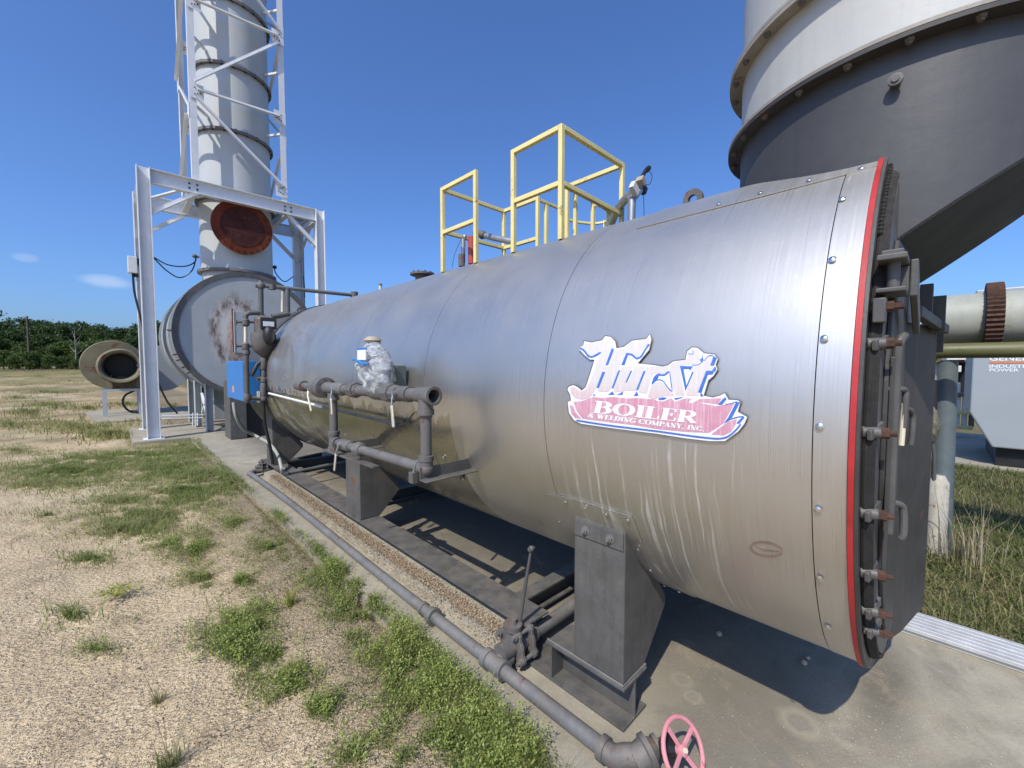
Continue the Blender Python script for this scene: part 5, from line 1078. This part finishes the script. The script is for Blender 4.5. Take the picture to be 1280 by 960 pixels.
obj('motor_fitting', MB().cyl((.62, 17.5, 1.55), (.62, 17.7, 1.55), .05, 10).cyl((.66, 17.5, 1.35), (.66, 17.6, 1.35), .06, 10).tube(spline([(.62, 17.5, 1.6), (.66, 17.4, 1.8), (.72, 17.4, 1.9)]), .02, 6), M['stackflange'], fn)
obj('drive_panel', MB().box((1.9, 17.0, 0), (2.5, 17.5, 1.0)), M['black'], fn, ang=0)

# ------------------------------------------------------------------ right side: duct, small pipe, post, generator
dx_, dz_ = 4.95, 1.955
du = thing('horizontal_duct', 'pale green grey horizontal duct with rusty end flanges right of the boiler', 'duct', (dx_, -1, dz_))
obj('duct_length', MB().cyl((dx_, -.245, dz_), (dx_, .071, dz_), .205, 56), M['duct'], du)
obj('duct_length', MB().cyl((dx_, -5, dz_), (dx_, -.337, dz_), .205, 56), M['duct'], du)
obj('end_flange', MB().lathe((dx_, .072, dz_), (0, 1, 0), [(0, .245), (.026, .245)], 56), M['rust'], du)
tf = MB(); nT = 96
pts = []
for k in range(nT): a = 2*math.pi*k/nT; r = .262 if k % 2 else .278; pts.append((dx_+r*math.cos(a), -.336, dz_+r*math.sin(a)))
obj('corrugated_coupling', tf.prism(pts, (0, .09, 0)), M['rust'], du, ang=0)
for k in range(12): a = k*math.pi/6; obj('bolt', MB().lathe((dx_+.235*math.cos(a), .0715, dz_+.235*math.sin(a)), (0, -1, 0), [(0, .01), (.012, .01)], 6), M['rust'], du, ang=0)
op = thing('olive_pipe', 'smooth olive pipe running just below the pale duct', 'pipe', (4.78, -1, 1.69))
oz = P(1220, 438, x=4.7).z
obj('pipe_length', MB().tube(spline([(4.7, -5, oz), (4.7, -2, oz), (4.7, -.06, oz)])+spline([(4.7, -.02, oz), (4.71, .03, oz-.01), (4.76, .06, oz-.06), (4.85, .07, oz-.12)], 4), .058, 20), M['olive'], op)
bv = thing('bypass_valve', 'cluttered yellow and black valve fittings where the olive pipe meets its post', 'valve', (4.85, .05, 1.6))
obj('yellow_cap', MB().ball(P(1168, 447, x=4.8), .045).cyl(P(1163, 447, x=4.8), P(1172, 443, x=4.8), .03, 12), M['yellow'], bv); obj('stem', MB().cyl(P(1166, 452, x=4.8), P(1167, 475, x=4.8), .022, 10), M['galv'], bv)
obj('lower_stem', MB().cyl(P(1163, 475, x=4.8), P(1163, 515, x=4.8), .014, 10).cyl(P(1168, 475, x=4.8), P(1168, 512, x=4.8), .018, 10), M['black'], bv)
obj('wrapped_joint', lump(P(1165, 530, x=4.8), (.07, .045, .16), 9, lambda h: 1-.35*max(0, h)), paint('taped_wrap', (.22,.20,.14), .7, var=.7, sc=14, bump=1.), bv, ang=60)
ps = thing('support_post', 'grey round support post with a white lower sleeve standing in the grass', 'post', (4.97, -.04, 0))
zj = P(1170, 602, x=4.97).z; px_ = P(1176, 600, x=5.02)
obj('post', MB().cyl((5.05, -.075, .0), (5.03, -.055, 1.63), .07, 24), paint('post_slate', (.13,.16,.17), .5), ps); obj('sleeve', MB().lathe((4.97, -.045, 0), (0, 0, 1), [(0, .066), (zj, .066), (zj+.06, .035)], 28), paint('sleeve_white', (.50,.47,.39), .7, var=.25, rust=.12, rustsc=14, streak=.4), ps)
obj('strap', MB().tube([(4.93, -.02, zj+.0), (4.92, -.01, zj+.25), (4.91, .0, zj+.32)], .013, 8), M['char'], ps)
gn = thing('generator', 'grey generator enclosure with white maker lettering and orange rule', 'generator', (11, -4, .2))
gx = 9.7; gb = P(1240, 559, x=gx); gl_ = P(1212, 515, x=gx); gtp = 2.75
obj('enclosure', MB().prism([(gx, gl_.y, gl_.z), (gx, gb.y, gb.z), (gx, -7.5, gb.z), (gx, -7.5, gtp), (gx, gl_.y, gtp)], (2.2, 0, 0)), M['gen'], gn, ang=0, bevel=.02)
obj('skid', MB().box((gx+.15, -7.4, .03), (gx+2.0, gb.y-.05, gb.z-.005)), M['black'], gn, ang=0)
tc_ = None
def word(txt, u, v, hpx, wpx, m, parent, name):
    cu = bpy.data.curves.new(name, 'FONT'); cu.body = txt; cu.extrude = .002; cu.offset = .018; o = bpy.data.objects.new(name, cu); S.collection.objects.link(o)
    bpy.context.view_layer.update(); dg = bpy.context.evaluated_depsgraph_get(); me = bpy.data.meshes.new_from_object(o.evaluated_get(dg)); bpy.data.objects.remove(o)
    xs = [q.co.x for q in me.vertices]; ys_ = [q.co.y for q in me.vertices]; p0 = P(u, v, x=gx); p1 = P(u+wpx, v, x=gx); p2 = P(u, v-hpx, x=gx)
    mb = MB(); W_ = p0.y-p1.y; H_ = p2.z-p0.z
    mb.add([(gx-.003-q.co.z*.5, p0.y-(q.co.x-min(xs))/(max(xs)-min(xs))*W_, p0.z+(q.co.y-min(ys_))/(max(ys_)-min(ys_))*H_) for q in me.vertices], [tuple(f.vertices) for f in me.polygons])
    return obj(name, mb, M[m], parent, ang=0)
word('GENERAC', 1236.5, 451, 6.3, 74, 'letterwhite', gn, 'maker_lettering'); word('INDUSTRIAL', 1236.5, 459.8, 4.0, 66, 'letterwhite', gn, 'maker_lettering'); word('POWER', 1236.5, 464.4, 3.8, 37, 'letterwhite', gn, 'maker_lettering')
p0, p1 = P(1236.5, 453.6, x=gx-.004), P(1300, 452.4, x=gx-.004); obj('orange_rule', MB().box((gx-.006, p1.y, p0.z-.004), (gx-.002, p0.y, p0.z+.022)), M['orange'], gn, ang=0)
# clutter seen in the gap left of the generator
BGX = 13.5
def bgbox(name, u0, v0, u1, v1, m, parent, d=.5, x=BGX): 
    a, b = P(u0, v1, x=x), P(u1, v0, x=x); return obj(name, MB().box((x, min(a.y, b.y), min(a.z, b.z)), (x+d, max(a.y, b.y), max(a.z, b.z))), M[m], parent, ang=0, bevel=.01)
mu = thing('machine_unit', 'black machine with pale awning panel glimpsed behind the support post', 'machine', (BGX, .1, 0))
bgbox('machine_body', 1184, 452, 1216, 492, 'black', mu, 1.2); bgbox('awning', 1183, 444, 1214, 450, 'letterwhite', mu, .9, BGX-.4); bgbox('red_panel', 1187, 450, 1206, 454, 'redvalve', mu, .1, BGX-.2); bgbox('white_canister', 1192, 479, 1201, 491, 'offwhite', mu, .25, BGX-.4); bgbox('pale_hood', 1188, 457, 1202, 465, 'offwhite', mu, .2, BGX-.3)
lw = thing('block_wall', 'low weathered block wall with yellow rails behind the grass', 'wall', (BGX, 0, 0))
for k in range(4): bgbox('block', 1184+k*9, 496, 1192.4+k*9, 534, 'offwhite' if k < 3 else 'wood', lw, .3, BGX-.6)
bgbox('coping', 1183, 492, 1218, 495.4, 'wood', lw, .4, BGX-.65); bgbox('yellow_rail', 1183, 514.5, 1218, 517, 'yellow', lw, .04, BGX-.7); bgbox('yellow_rail', 1181, 532.5, 1216, 535, 'yellow', lw, .04, BGX-.7)
# ribbed aluminium plank along the slab edge
ap_ = thing('aluminium_plank', 'long ribbed aluminium plank lying on the slab edge in front of the boiler doors', 'plank', (3.4, -1, .04))
x0_ = 3.31; yend = .12
obj('plank_web', MB().box((x0_, -3.4, .034), (x0_+.26, yend, .042)).box((x0_+.02, -3.4, .004), (x0_+.026, yend, .0335)), M['alu'], ap_, ang=0)
for k in range(6): obj('rib', MB().box((x0_+.004+k*.0435, -3.4, .0422), (x0_+.034+k*.0435, yend, .053)), M['alu'], ap_, ang=0, bevel=.003)
# ------------------------------------------------------------------ utility pole and trees
depth_pt = lambda u, d: CAM+ray(u, 455)*(d)
q = depth_pt(37, 118); up_ = thing('utility_pole', 'bare wooden utility pole standing before the far trees', 'pole', (q.x, q.y, 0))
obj('pole_shaft', MB().cyl((q.x, q.y, -.1), (q.x, q.y, 15.2), .28, 10, .2), M['bark'], up_, ang=60); obj('crossarm', MB().bar((q.x-1.1, q.y, 14.3), (q.x+1.1, q.y, 14.3), .14, .18), M['bark'], up_, ang=0)
def tree_mesh(seed, h, wd, nclump, nleaf, ls, shrub=False):
    r = np.random.RandomState(seed); V = []; base = h*(.05 if shrub else .12)
    nb = 9 if not shrub else 6
    lob = np.column_stack([r.uniform(-.55, .55, nb)*wd, r.uniform(-.55, .55, nb)*wd, base+(h-base)*r.uniform(.25, .82, nb)]); lr = wd*r.uniform(.38, .6, nb)
    lob[0] = (0, 0, h*.78); lr[0] = wd*.42
    C_ = []
    for k in range(nclump):
        i = r.randint(nb); d = r.normal(size=3); d /= np.linalg.norm(d); rad = lr[i]*(.55+.5*r.rand()**.6); p = lob[i]+d*rad*np.array([1, 1, .85]); p[2] = min(max(p[2], base*.6), h*1.02); C_.append(p)
    C_ = np.array(C_); c = np.repeat(C_, nleaf, 0)+r.normal(size=(nclump*nleaf, 3))*ls*1.1
    a = r.normal(size=c.shape); a /= np.linalg.norm(a, axis=1)[:, None]; b = np.cross(a, r.normal(size=c.shape)); b /= np.linalg.norm(b, axis=1)[:, None]
    s = ls*r.uniform(.5, 1.1, (len(c), 1)); V = np.stack([c-a*s, c-b*s*.6, c+a*s, c+b*s*.6], 1).reshape(-1, 3)
    return V, np.arange(len(V)).reshape(-1, 4), lob
kinds = []
for s, (h, wd, nc, nl, ls, sh) in enumerate([(15, 4.6, 420, 14, .34, 0), (13, 4.2, 400, 14, .34, 0), (16, 3.9, 420, 14, .32, 0), (14, 5.2, 460, 14, .36, 0), (6.2, 3.2, 240, 14, .26, 1), (5, 3.6, 240, 14, .25, 1), (8.5, 3.4, 300, 14, .28, 1)]):
    V, F, lob = tree_mesh(40+s, h, wd, nc, nl, ls, sh); crown = npmesh('crown', V, F, M['crown2' if sh else 'crown'], 4)
    tk = MB().tube([(0, 0, -.2), (.1, .05, h*.3), (0, .1, h*.75)], [.24*h/14, .17*h/14, .05], 7)
    for l in lob[:5]: tk.tube([(0.05, .05, h*.28), ((l[0]*.5), l[1]*.5, (h*.3+l[2])/2), tuple(l)], [.10*h/14, .07*h/14, .03], 5)
    t_ = obj('trunk', tk, M['bark'], None, ang=60); tm = t_.data; bpy.data.objects.remove(t_); kinds.append((crown, tm, h))
def tree(kind, pos, sc, rz, label, grp):
    e = thing('forest_tree' if kind < 4 else 'bushy_tree', label, 'tree', pos, grp); e.rotation_euler.z = rz; e.scale = (sc, sc, sc)
    for nm, m in (('crown', kinds[kind][0]), ('trunk', kinds[kind][1])): o = bpy.data.objects.new(nm, m); S.collection.objects.link(o); o.parent = e
rt = random.Random(11)
for row, (d0, n_, kk) in enumerate(((150, 17, (0, 2, 3)), (136, 17, (0, 1, 3)), (124, 15, (1, 6, 3)))):
    for i in range(n_):
        u = -20+i*(232/n_)+rt.uniform(-4, 4); d = d0+rt.uniform(-4, 4); k = rt.choice(kk); q = depth_pt(u, d); topv = (406, 411, 424)[row]+rt.uniform(-9, 9)-(6 if u < 20 else 0)
        hh = 1.6+(455-topv)/515*d; tree(k, (q.x, q.y, -.1), hh/kinds[k][2], rt.uniform(0, 6.28), 'dark green leafy tree in the wood across the field behind the blower fan', 'dark trees of the far wood')
for i in range(20):
    u = -18+i*11.4+rt.uniform(-3, 3); d = 113+rt.uniform(-4, 4); k = rt.choice((4, 5, 4)); q = depth_pt(u, d); hh = 1.6+(455-rt.uniform(433, 450))/515*d
    tree(k, (q.x, q.y, -.1), hh/kinds[k][2], rt.uniform(0, 6.28), 'lighter green low tree along the foot of the far wood', 'low trees at the wood edge')
q = depth_pt(95, 112); dt = thing('dead_tree', 'pale leafless tree standing against the dark wood', 'tree', (q.x, q.y, 0)); tk = MB().tube([(q.x, q.y, 0), (q.x+.1, q.y, 6), (q.x, q.y, 11.5)], [.2, .13, .04], 6)
for k in range(9): z = 4+k*.75; a = k*2.4; tk.tube([(q.x+.05, q.y, z), (q.x+math.cos(a)*1.1, q.y+math.sin(a)*1.1, z+1.2), (q.x+math.cos(a)*1.5, q.y+math.sin(a)*1.5, z+2.2)], [.07, .05, .02], 5)
obj('trunk', tk, paint('dead_wood', (.32,.29,.25), .9), dt, ang=60)
# the rest of the wood reads as one mass beyond the frame
VV = []; r = np.random.RandomState(8)
for k in range(110):
    a = R_(-115+k*1.0)+r.uniform(-.01, .01)
    if R_(-8) < a < R_(20): continue
    d = 150+r.uniform(-12, 12); base = kinds[r.randint(4)][0]; n_ = len(base.vertices); co = np.empty(n_*3, dtype=np.float32); base.vertices.foreach_get('co', co); co = co.reshape(-1, 4, 3)[::5].reshape(-1, 3)*1.1
    VV.append(co+np.array([d*math.sin(a), d*math.cos(a), -.1]))
VV = np.concatenate(VV); o = bpy.data.objects.new('distant_wood', npmesh('distant_wood', VV, np.arange(len(VV)).reshape(-1, 4), M['crown'], 4)); S.collection.objects.link(o); tag(o, 'continuous dark wood along the horizon round the field', 'wood', kind='stuff')

# ------------------------------------------------------------------ ground vegetation and litter
rs = np.random.RandomState(21)
def ground_pts(blobs):
    """blobs: (u, v, ru, rv, n) patches seen in the photograph, put where they grow on the ground"""
    out = []
    for (u, v, ru, rv, n_) in blobs:
        a = rs.uniform(0, 2*np.pi, n_); r = np.minimum(np.abs(rs.normal(0, .62, n_)), 1.9)*(1+.35*np.sin(a*3+u)+.2*np.sin(a*7+v)); U_, V_ = u+ru*r*np.cos(a), v+rv*r*np.sin(a); V_ = np.maximum(V_, 461)
        dx = np.array(FW)[None]+np.array(RT)[None]*((U_-640)/FPX)[:, None]-np.array(UP)[None]*((V_-480)/FPX)[:, None]; t = -EYE/dx[:, 2]; out.append(np.array(CAM)[None]+dx*t[:, None])
    p = np.concatenate(out); keep = ~((p[:, 0] > 1.24) & (p[:, 0] < 3.3) & (p[:, 1] < 10.5)) & ~((p[:, 0] > .3) & (p[:, 0] < 3.3) & (p[:, 1] > 11.3) & (p[:, 1] < 13.8)) & ~((p[:, 0] > -.5) & (p[:, 0] < 3) & (p[:, 1] > 16.2) & (p[:, 1] < 20))
    p = p[keep]; hole = vnoise(p[:, 0]*9, p[:, 1]*9, 12)*.6+vnoise(p[:, 0]*23, p[:, 1]*23, 13)*.4; p = p[hole > .30+.20*rs.rand(len(p))]; p[:, 2] = soil_h(p[:, 0], p[:, 1]); e = (p[:, 0] > 1.15) & (p[:, 0] < 1.3) & (p[:, 1] < 11); p[e, 2] = 0; return p
def blades(p, hmin, hmax, w_, lean=.5, seg=2):
    n_ = len(p); a = rs.uniform(0, 2*np.pi, n_); h = rs.uniform(hmin, hmax, n_)*(.6+.8*rs.rand(n_)); b = a+rs.uniform(-.6, .6, n_)
    side = np.stack([np.cos(a+np.pi/2), np.sin(a+np.pi/2), np.zeros(n_)], 1)*(w_*rs.uniform(.6, 1.2, n_))[:, None]; d = np.stack([np.cos(b), np.sin(b), np.zeros(n_)], 1); L = (lean*rs.rand(n_)*h)[:, None]; z = np.array([0, 0, 1.])
    m = p+d*L*.35+z*(h*.55)[:, None]; t = p+d*L*1.3+z*(h*(1-.25*lean*rs.rand(n_)))[:, None]
    V = np.stack([p-side, p+side, m+side*.8, m-side*.8, t], 1).reshape(-1, 3); i = np.arange(n_)[:, None]*5
    F = np.concatenate([i+np.array([[0, 1, 2]]), i+np.array([[0, 2, 3]]), i+np.array([[3, 2, 4]])], 1).reshape(-1, 3); return V, F
def leaves(p, hmax, ls, per=5):
    n_ = len(p)*per; c = np.repeat(p, per, 0); hh = np.repeat(rs.rand(len(p))*hmax, per); c = c+np.stack([rs.normal(0, ls*1.3, n_), rs.normal(0, ls*1.3, n_), hh*rs.rand(n_)+.004], 1)
    a = rs.uniform(0, 2*np.pi, n_); tilt = rs.uniform(-.2, .9, n_); d = np.stack([np.cos(a)*np.cos(tilt), np.sin(a)*np.cos(tilt), np.sin(tilt)], 1); s = np.stack([-np.sin(a), np.cos(a), rs.uniform(-.4, .4, n_)], 1)
    L = (ls*rs.uniform(.6, 1.4, n_))[:, None]; V = np.stack([c, c+d*L*.5-s*L*.30, c+d*L, c+d*L*.5+s*L*.30], 1).reshape(-1, 3); return V, np.arange(len(V)).reshape(-1, 4)
def stuff(name, V, F, m, k, label, cat): o = bpy.data.objects.new(name, npmesh(name, V, F, M[m], k)); S.collection.objects.link(o); tag(o, label, cat, kind='stuff'); return o
near = [(600, 900, 62, 52, 2600), (545, 850, 50, 42, 2000), (500, 800, 48, 38, 1900), (450, 750, 42, 34, 1500), (420, 715, 36, 24, 1100), (470, 700, 20, 20, 250), (640, 945, 40, 28, 900), (300, 795, 42, 38, 1300), (290, 770, 30, 16, 500), (365, 840, 36, 26, 520), (350, 812, 22, 14, 260), (400, 870, 26, 20, 160), (245, 680, 26, 20, 420), (340, 680, 40, 22, 560), (400, 685, 24, 14, 330), (380, 660, 22, 14, 320), (250, 715, 34, 14, 260), (300, 722, 22, 10, 160), (210, 675, 50, 18, 380), (330, 760, 16, 10, 130), (120, 800, 28, 10, 90), (505, 925, 40, 24, 350), (440, 930, 30, 20, 120), (290, 650, 45, 16, 380), (350, 645, 26, 10, 240)]
near = [(u, v, ru*1.05, rv*1.05, int(n_*1.7)) for u, v, ru, rv, n_ in near]
p = ground_pts(near); V, F = leaves(p, .045, .0105, 5); stuff('weed_mat', V, F, 'weed', 4, 'bright green weed mats spreading over sand beside the slab', 'weeds')
def sprigs(p, hmin, hmax, ls, per=9):
    a = rs.uniform(0, 6.28, len(p)); h = rs.uniform(hmin, hmax, len(p)); d = np.stack([np.cos(a)*h*.7, np.sin(a)*h*.7, h], 1); q = np.concatenate([p+d*((k+1)/per) for k in range(per)]); return leaves(q, .002, ls, 2)
p = ground_pts([(u, v, ru, rv, max(6, int(n_*.11))) for u, v, ru, rv, n_ in near]); V, F = sprigs(p, .03, .10, .012); stuff('weed_sprigs', V, F, 'sprig', 4, 'taller light green sprigs rising from the weed mats', 'weeds')
p = ground_pts([(u, v, ru*1.15, rv*1.15, int(n_*.9)) for u, v, ru, rv, n_ in near]); V, F = blades(p, .03, .10, .0014, 1.3); stuff('short_grass', V, F, 'grass', 3, 'short green grass mixed through the weed mats', 'grass')
p = ground_pts([(u, v, ru*1.3, rv*1.3, int(n_*.6)) for u, v, ru, rv, n_ in near]); V, F = blades(p, .01, .035, .0013, 2.4); stuff('dry_stems', V, F, 'litter', 3, 'dead dry stems lying between and under the weeds', 'straw')
mid = [(230, 610, 60, 20, 2600), (250, 590, 50, 12, 1800), (180, 640, 60, 16, 1600), (150, 655, 60, 14, 900), (80, 585, 110, 16, 4200), (200, 580, 90, 16, 3600), (240, 562, 40, 12, 1400), (60, 600, 70, 9, 1500), (130, 572, 60, 10, 1500), (290, 605, 30, 12, 700), (180, 566, 60, 8, 1400), (230, 555, 45, 7, 900), (20, 560, 40, 6, 500), (150, 620, 50, 10, 700)]
mid = [(u, v, ru*1.15, rv*1.1, int(n_*3.4)) for u, v, ru, rv, n_ in mid]+[(110, 690, 60, 12, 500), (60, 640, 60, 10, 500), (90, 760, 50, 14, 250)]
p = ground_pts(mid); V, F = blades(p, .025, .085, .0026, 1.3); stuff('mid_grass', V, F, 'midgrass', 3, 'tufty green grass on the sand before the white post', 'grass')
p = ground_pts([(u, v, ru*1.1, rv*1.1, int(n_*.3)) for u, v, ru, rv, n_ in mid]); V, F = leaves(p, .04, .014, 3); stuff('mid_weeds', V, F, 'weed', 4, 'leafy weeds growing through the grass before the white post', 'weeds')
farb = [(60, 490, 70, 3, 1200), (20, 497, 40, 3, 700), (90, 476, 60, 2.5, 1600), (90, 532, 70, 8, 3200), (140, 542, 50, 6, 2200), (150, 522, 40, 5, 1200), (60, 505, 60, 6, 1500), (30, 515, 40, 6, 1200), (50, 470, 60, 5, 3000), (90, 466, 60, 4, 2500), (30, 480, 40, 4, 900), (160, 505, 40, 4, 700), (215, 505, 16, 3, 250), (110, 510, 50, 4, 700), (15, 530, 30, 6, 700), (70, 463, 90, 2, 2500)]
p = ground_pts(farb); dist = np.hypot(p[:, 0], p[:, 1]); V, F = blades(p, .06, .18, .008, 1.4); stuff('field_grass', V, F, 'fieldgrass', 3, 'yellowing grass scattered over the field toward the wood', 'grass')
def uni(n_, x0, x1, y0, y1, pw=1): q = np.stack([x0+(x1-x0)*rs.rand(n_)**pw, rs.uniform(y0, y1, n_), np.zeros(n_)], 1); q[:, 2] = soil_h(q[:, 0], q[:, 1])*1.; return q
p = uni(17000, 3.62, 9.4, -2.6, .9, 1.15); V, F = blades(p, .04, .13, .0032, 1.5); stuff('rough_grass', V, F, 'drygrass', 3, 'rough half dry grass right of the slab below the duct', 'grass')
p = uni(34000, 3.62, 9.6, -2.6, 2.0, .9); V, F = blades(p, .04, .12, .0032, 1.3); stuff('green_grass', V, F, 'shadegreen', 3, 'greener short grass mixed in the rough grass on the right', 'grass')
p = uni(9000, 3.6, 6.5, -2.6, .9); V, F = leaves(p, .05, .016, 3); stuff('low_weeds', V, F, 'weed', 4, 'low leafy weeds between the rough grass on the right', 'weeds')
p = uni(5200, 3.3, 12, .9, 10); V, F = blades(p, .06, .16, .005, 1.0); stuff('shaded_grass', V, F, 'grass', 3, 'grass in the shade on the far side of the boiler', 'grass')
# sparse straw, twigs, gravel on the sand; wood chips along the skid
p = np.concatenate([uni(5000, -3.2, 1.2, .2, 7), uni(4000, -.8, 1.25, .3, 3.2)]); n_ = len(p); V, F = leaves(p, .003, .0075, 1); stuff('sand_grit', V, F, 'stone', 4, 'coarse pale grit and crumbs lying on the sand', 'grit')
p = np.concatenate([uni(6500, -3.2, 1.2, .3, 7), uni(3500, -.6, 1.2, .3, 3.5)]); a = rs.normal(.75, .6, len(p)); d = np.stack([np.cos(a), np.sin(a), rs.uniform(-.03, .12, len(p))], 1)*(.006+.03*rs.rand(len(p))**2)[:, None]; s = np.stack([-np.sin(a), np.cos(a), 0*a], 1)*.0011
p[:, 2] += .004; V = np.stack([p-s, p+s, p+d+s, p+d-s], 1).reshape(-1, 3); stuff('straw_litter', V, np.arange(len(V)).reshape(-1, 4), 'litter', 4, 'thin dry straws and twigs strewn over the sand', 'straw')
q = np.stack([rs.normal(1.515, .022, 24000).clip(1.44, 1.61), rs.uniform(1.64, 6.2, 24000), np.zeros(24000)], 1); q[:, 2] = np.interp(q[:, 0], [1.44, 1.47, 1.492, 1.62], [.018, .026, .088, .102]); V, F = leaves(q, .010, .010, 2); stuff('wood_chips', V, F, 'chip', 4, 'line of brown wood chips and leaf litter against the skid beam', 'wood chips')
q = np.stack([rs.uniform(1.25, 3.25, 2600), rs.uniform(-1.2, 3, 2600)+0, np.full(2600, .001)], 1); V, F = leaves(q, .002, .0045, 1); stuff('slab_grit', V, F, 'stone', 4, 'fine grit scattered over the concrete slab', 'grit')
# single plants one can point to
def plant(name, label, cat, u, v, n_, h0, h1, w_, m, lean, spread, stalks=0):
    c = P(u, v, z=0); c.z = float(soil_h(np.array([c.x]), np.array([c.y]))[0]); t = thing(name, label, cat, c); p = np.array(c)[None]+np.concatenate([rs.normal(0, spread, (n_, 2)), np.zeros((n_, 1))], 1)
    V, F = blades(p, h0, h1, w_, lean); o = bpy.data.objects.new('leaves', npmesh('leaves', V, F, M[m], 3)); S.collection.objects.link(o); o.parent = t; o.location = -c
    for k in range(stalks):
        d = Vector((rs.uniform(-.08, .08), rs.uniform(-.08, .08), 0)); top = c+d+Vector((0, 0, rs.uniform(.16, .30))); s_ = obj('stalk', MB().tube([c, c+d*.4+Vector((0, 0, .1)), top], [.0016, .0013, .0008], 5), M['straw'], t)
        obj('seed_head', MB().tube([top, top+d*.15+Vector((0, 0, .02)), top+d*.4+Vector((0, 0, .035))], [.001, .004, .001], 5), M['straw'], s_)
    return t
plant('grass_tuft', 'grass tuft with tall thin dry stalks near the lower left of the sand', 'grass tuft', 210, 940, 120, .04, .10, .0018, 'grass', 1.0, .022, 5)
plant('grass_tuft', 'small grass tuft behind the stalked tuft on the sand', 'grass tuft', 195, 868, 50, .03, .07, .0018, 'drygrass', 1.0, .015, 1)
plant('grass_tuft', 'pale upright grass tuft between weed mats beside the drain pipe', 'grass tuft', 363, 750, 70, .08, .14, .0022, 'lime', .6, .02)
plant('grass_tuft', 'tall dry grass tuft left of the shaded strip by the duct post', 'grass tuft', 1207, 705, 60, .3, .55, .004, 'straw', .5, .07, 0)
plant('leafy_weed', 'yellow green leafy weed rooted at the white post sleeve', 'weed', 1172, 668, 40, .12, .26, .009, 'lime', .9, .05)
yw_ = thing('lime_weed', 'sprawling lime yellow weed alone on bare sand', 'weed', P(150, 745, z=0)); c = P(150, 745, z=-.03)
for k in range(14):
    a = rs.uniform(0, 6.28); L = rs.uniform(.06, .15); d = Vector((math.cos(a)*L, math.sin(a)*L, rs.uniform(.02, .08))); s_ = obj('stem', MB().tube([c, c+d*.5+Vector((0, 0, .02)), c+d], [.002, .0014, .0008], 5), M['lime'], yw_)
    p = np.array([c+d*t+Vector((0, 0, .02*math.sin(t*3))) for t in np.linspace(.2, 1, 7)]); V, F = leaves(p, .006, .016, 4); o = bpy.data.objects.new('leaf_spray', npmesh('leaf_spray', V, F, M['lime'], 4)); S.collection.objects.link(o); o['kind'] = 'stuff'; o.parent = s_; o.location = -wloc(s_)
q = np.stack([rs.normal(2.05, .3, 900), rs.normal(.12, .10, 900), np.full(900, .001)], 1); V, F = leaves(q, .003, .0045, 1); stuff('slab_crumbs', V, F, 'stone', 4, 'crumbs and grit below the front rim of the boiler', 'grit')
st_ = thing('slab_stones', 'few loose small stones on the slab in the shade under the boiler', 'stones', (2.3, .8, 0))
for (u, v, s) in ((899, 792, .02), (1005, 828, .02), (1010, 822, .014)):
    q = P(u, v, z=.01); obj('stone', MB().ball(q, (s, s*.8, s*.6), 8, 6), M['stone'], st_, ang=0)
print('tris approx', sum(len(m.polygons) for m in bpy.data.meshes))
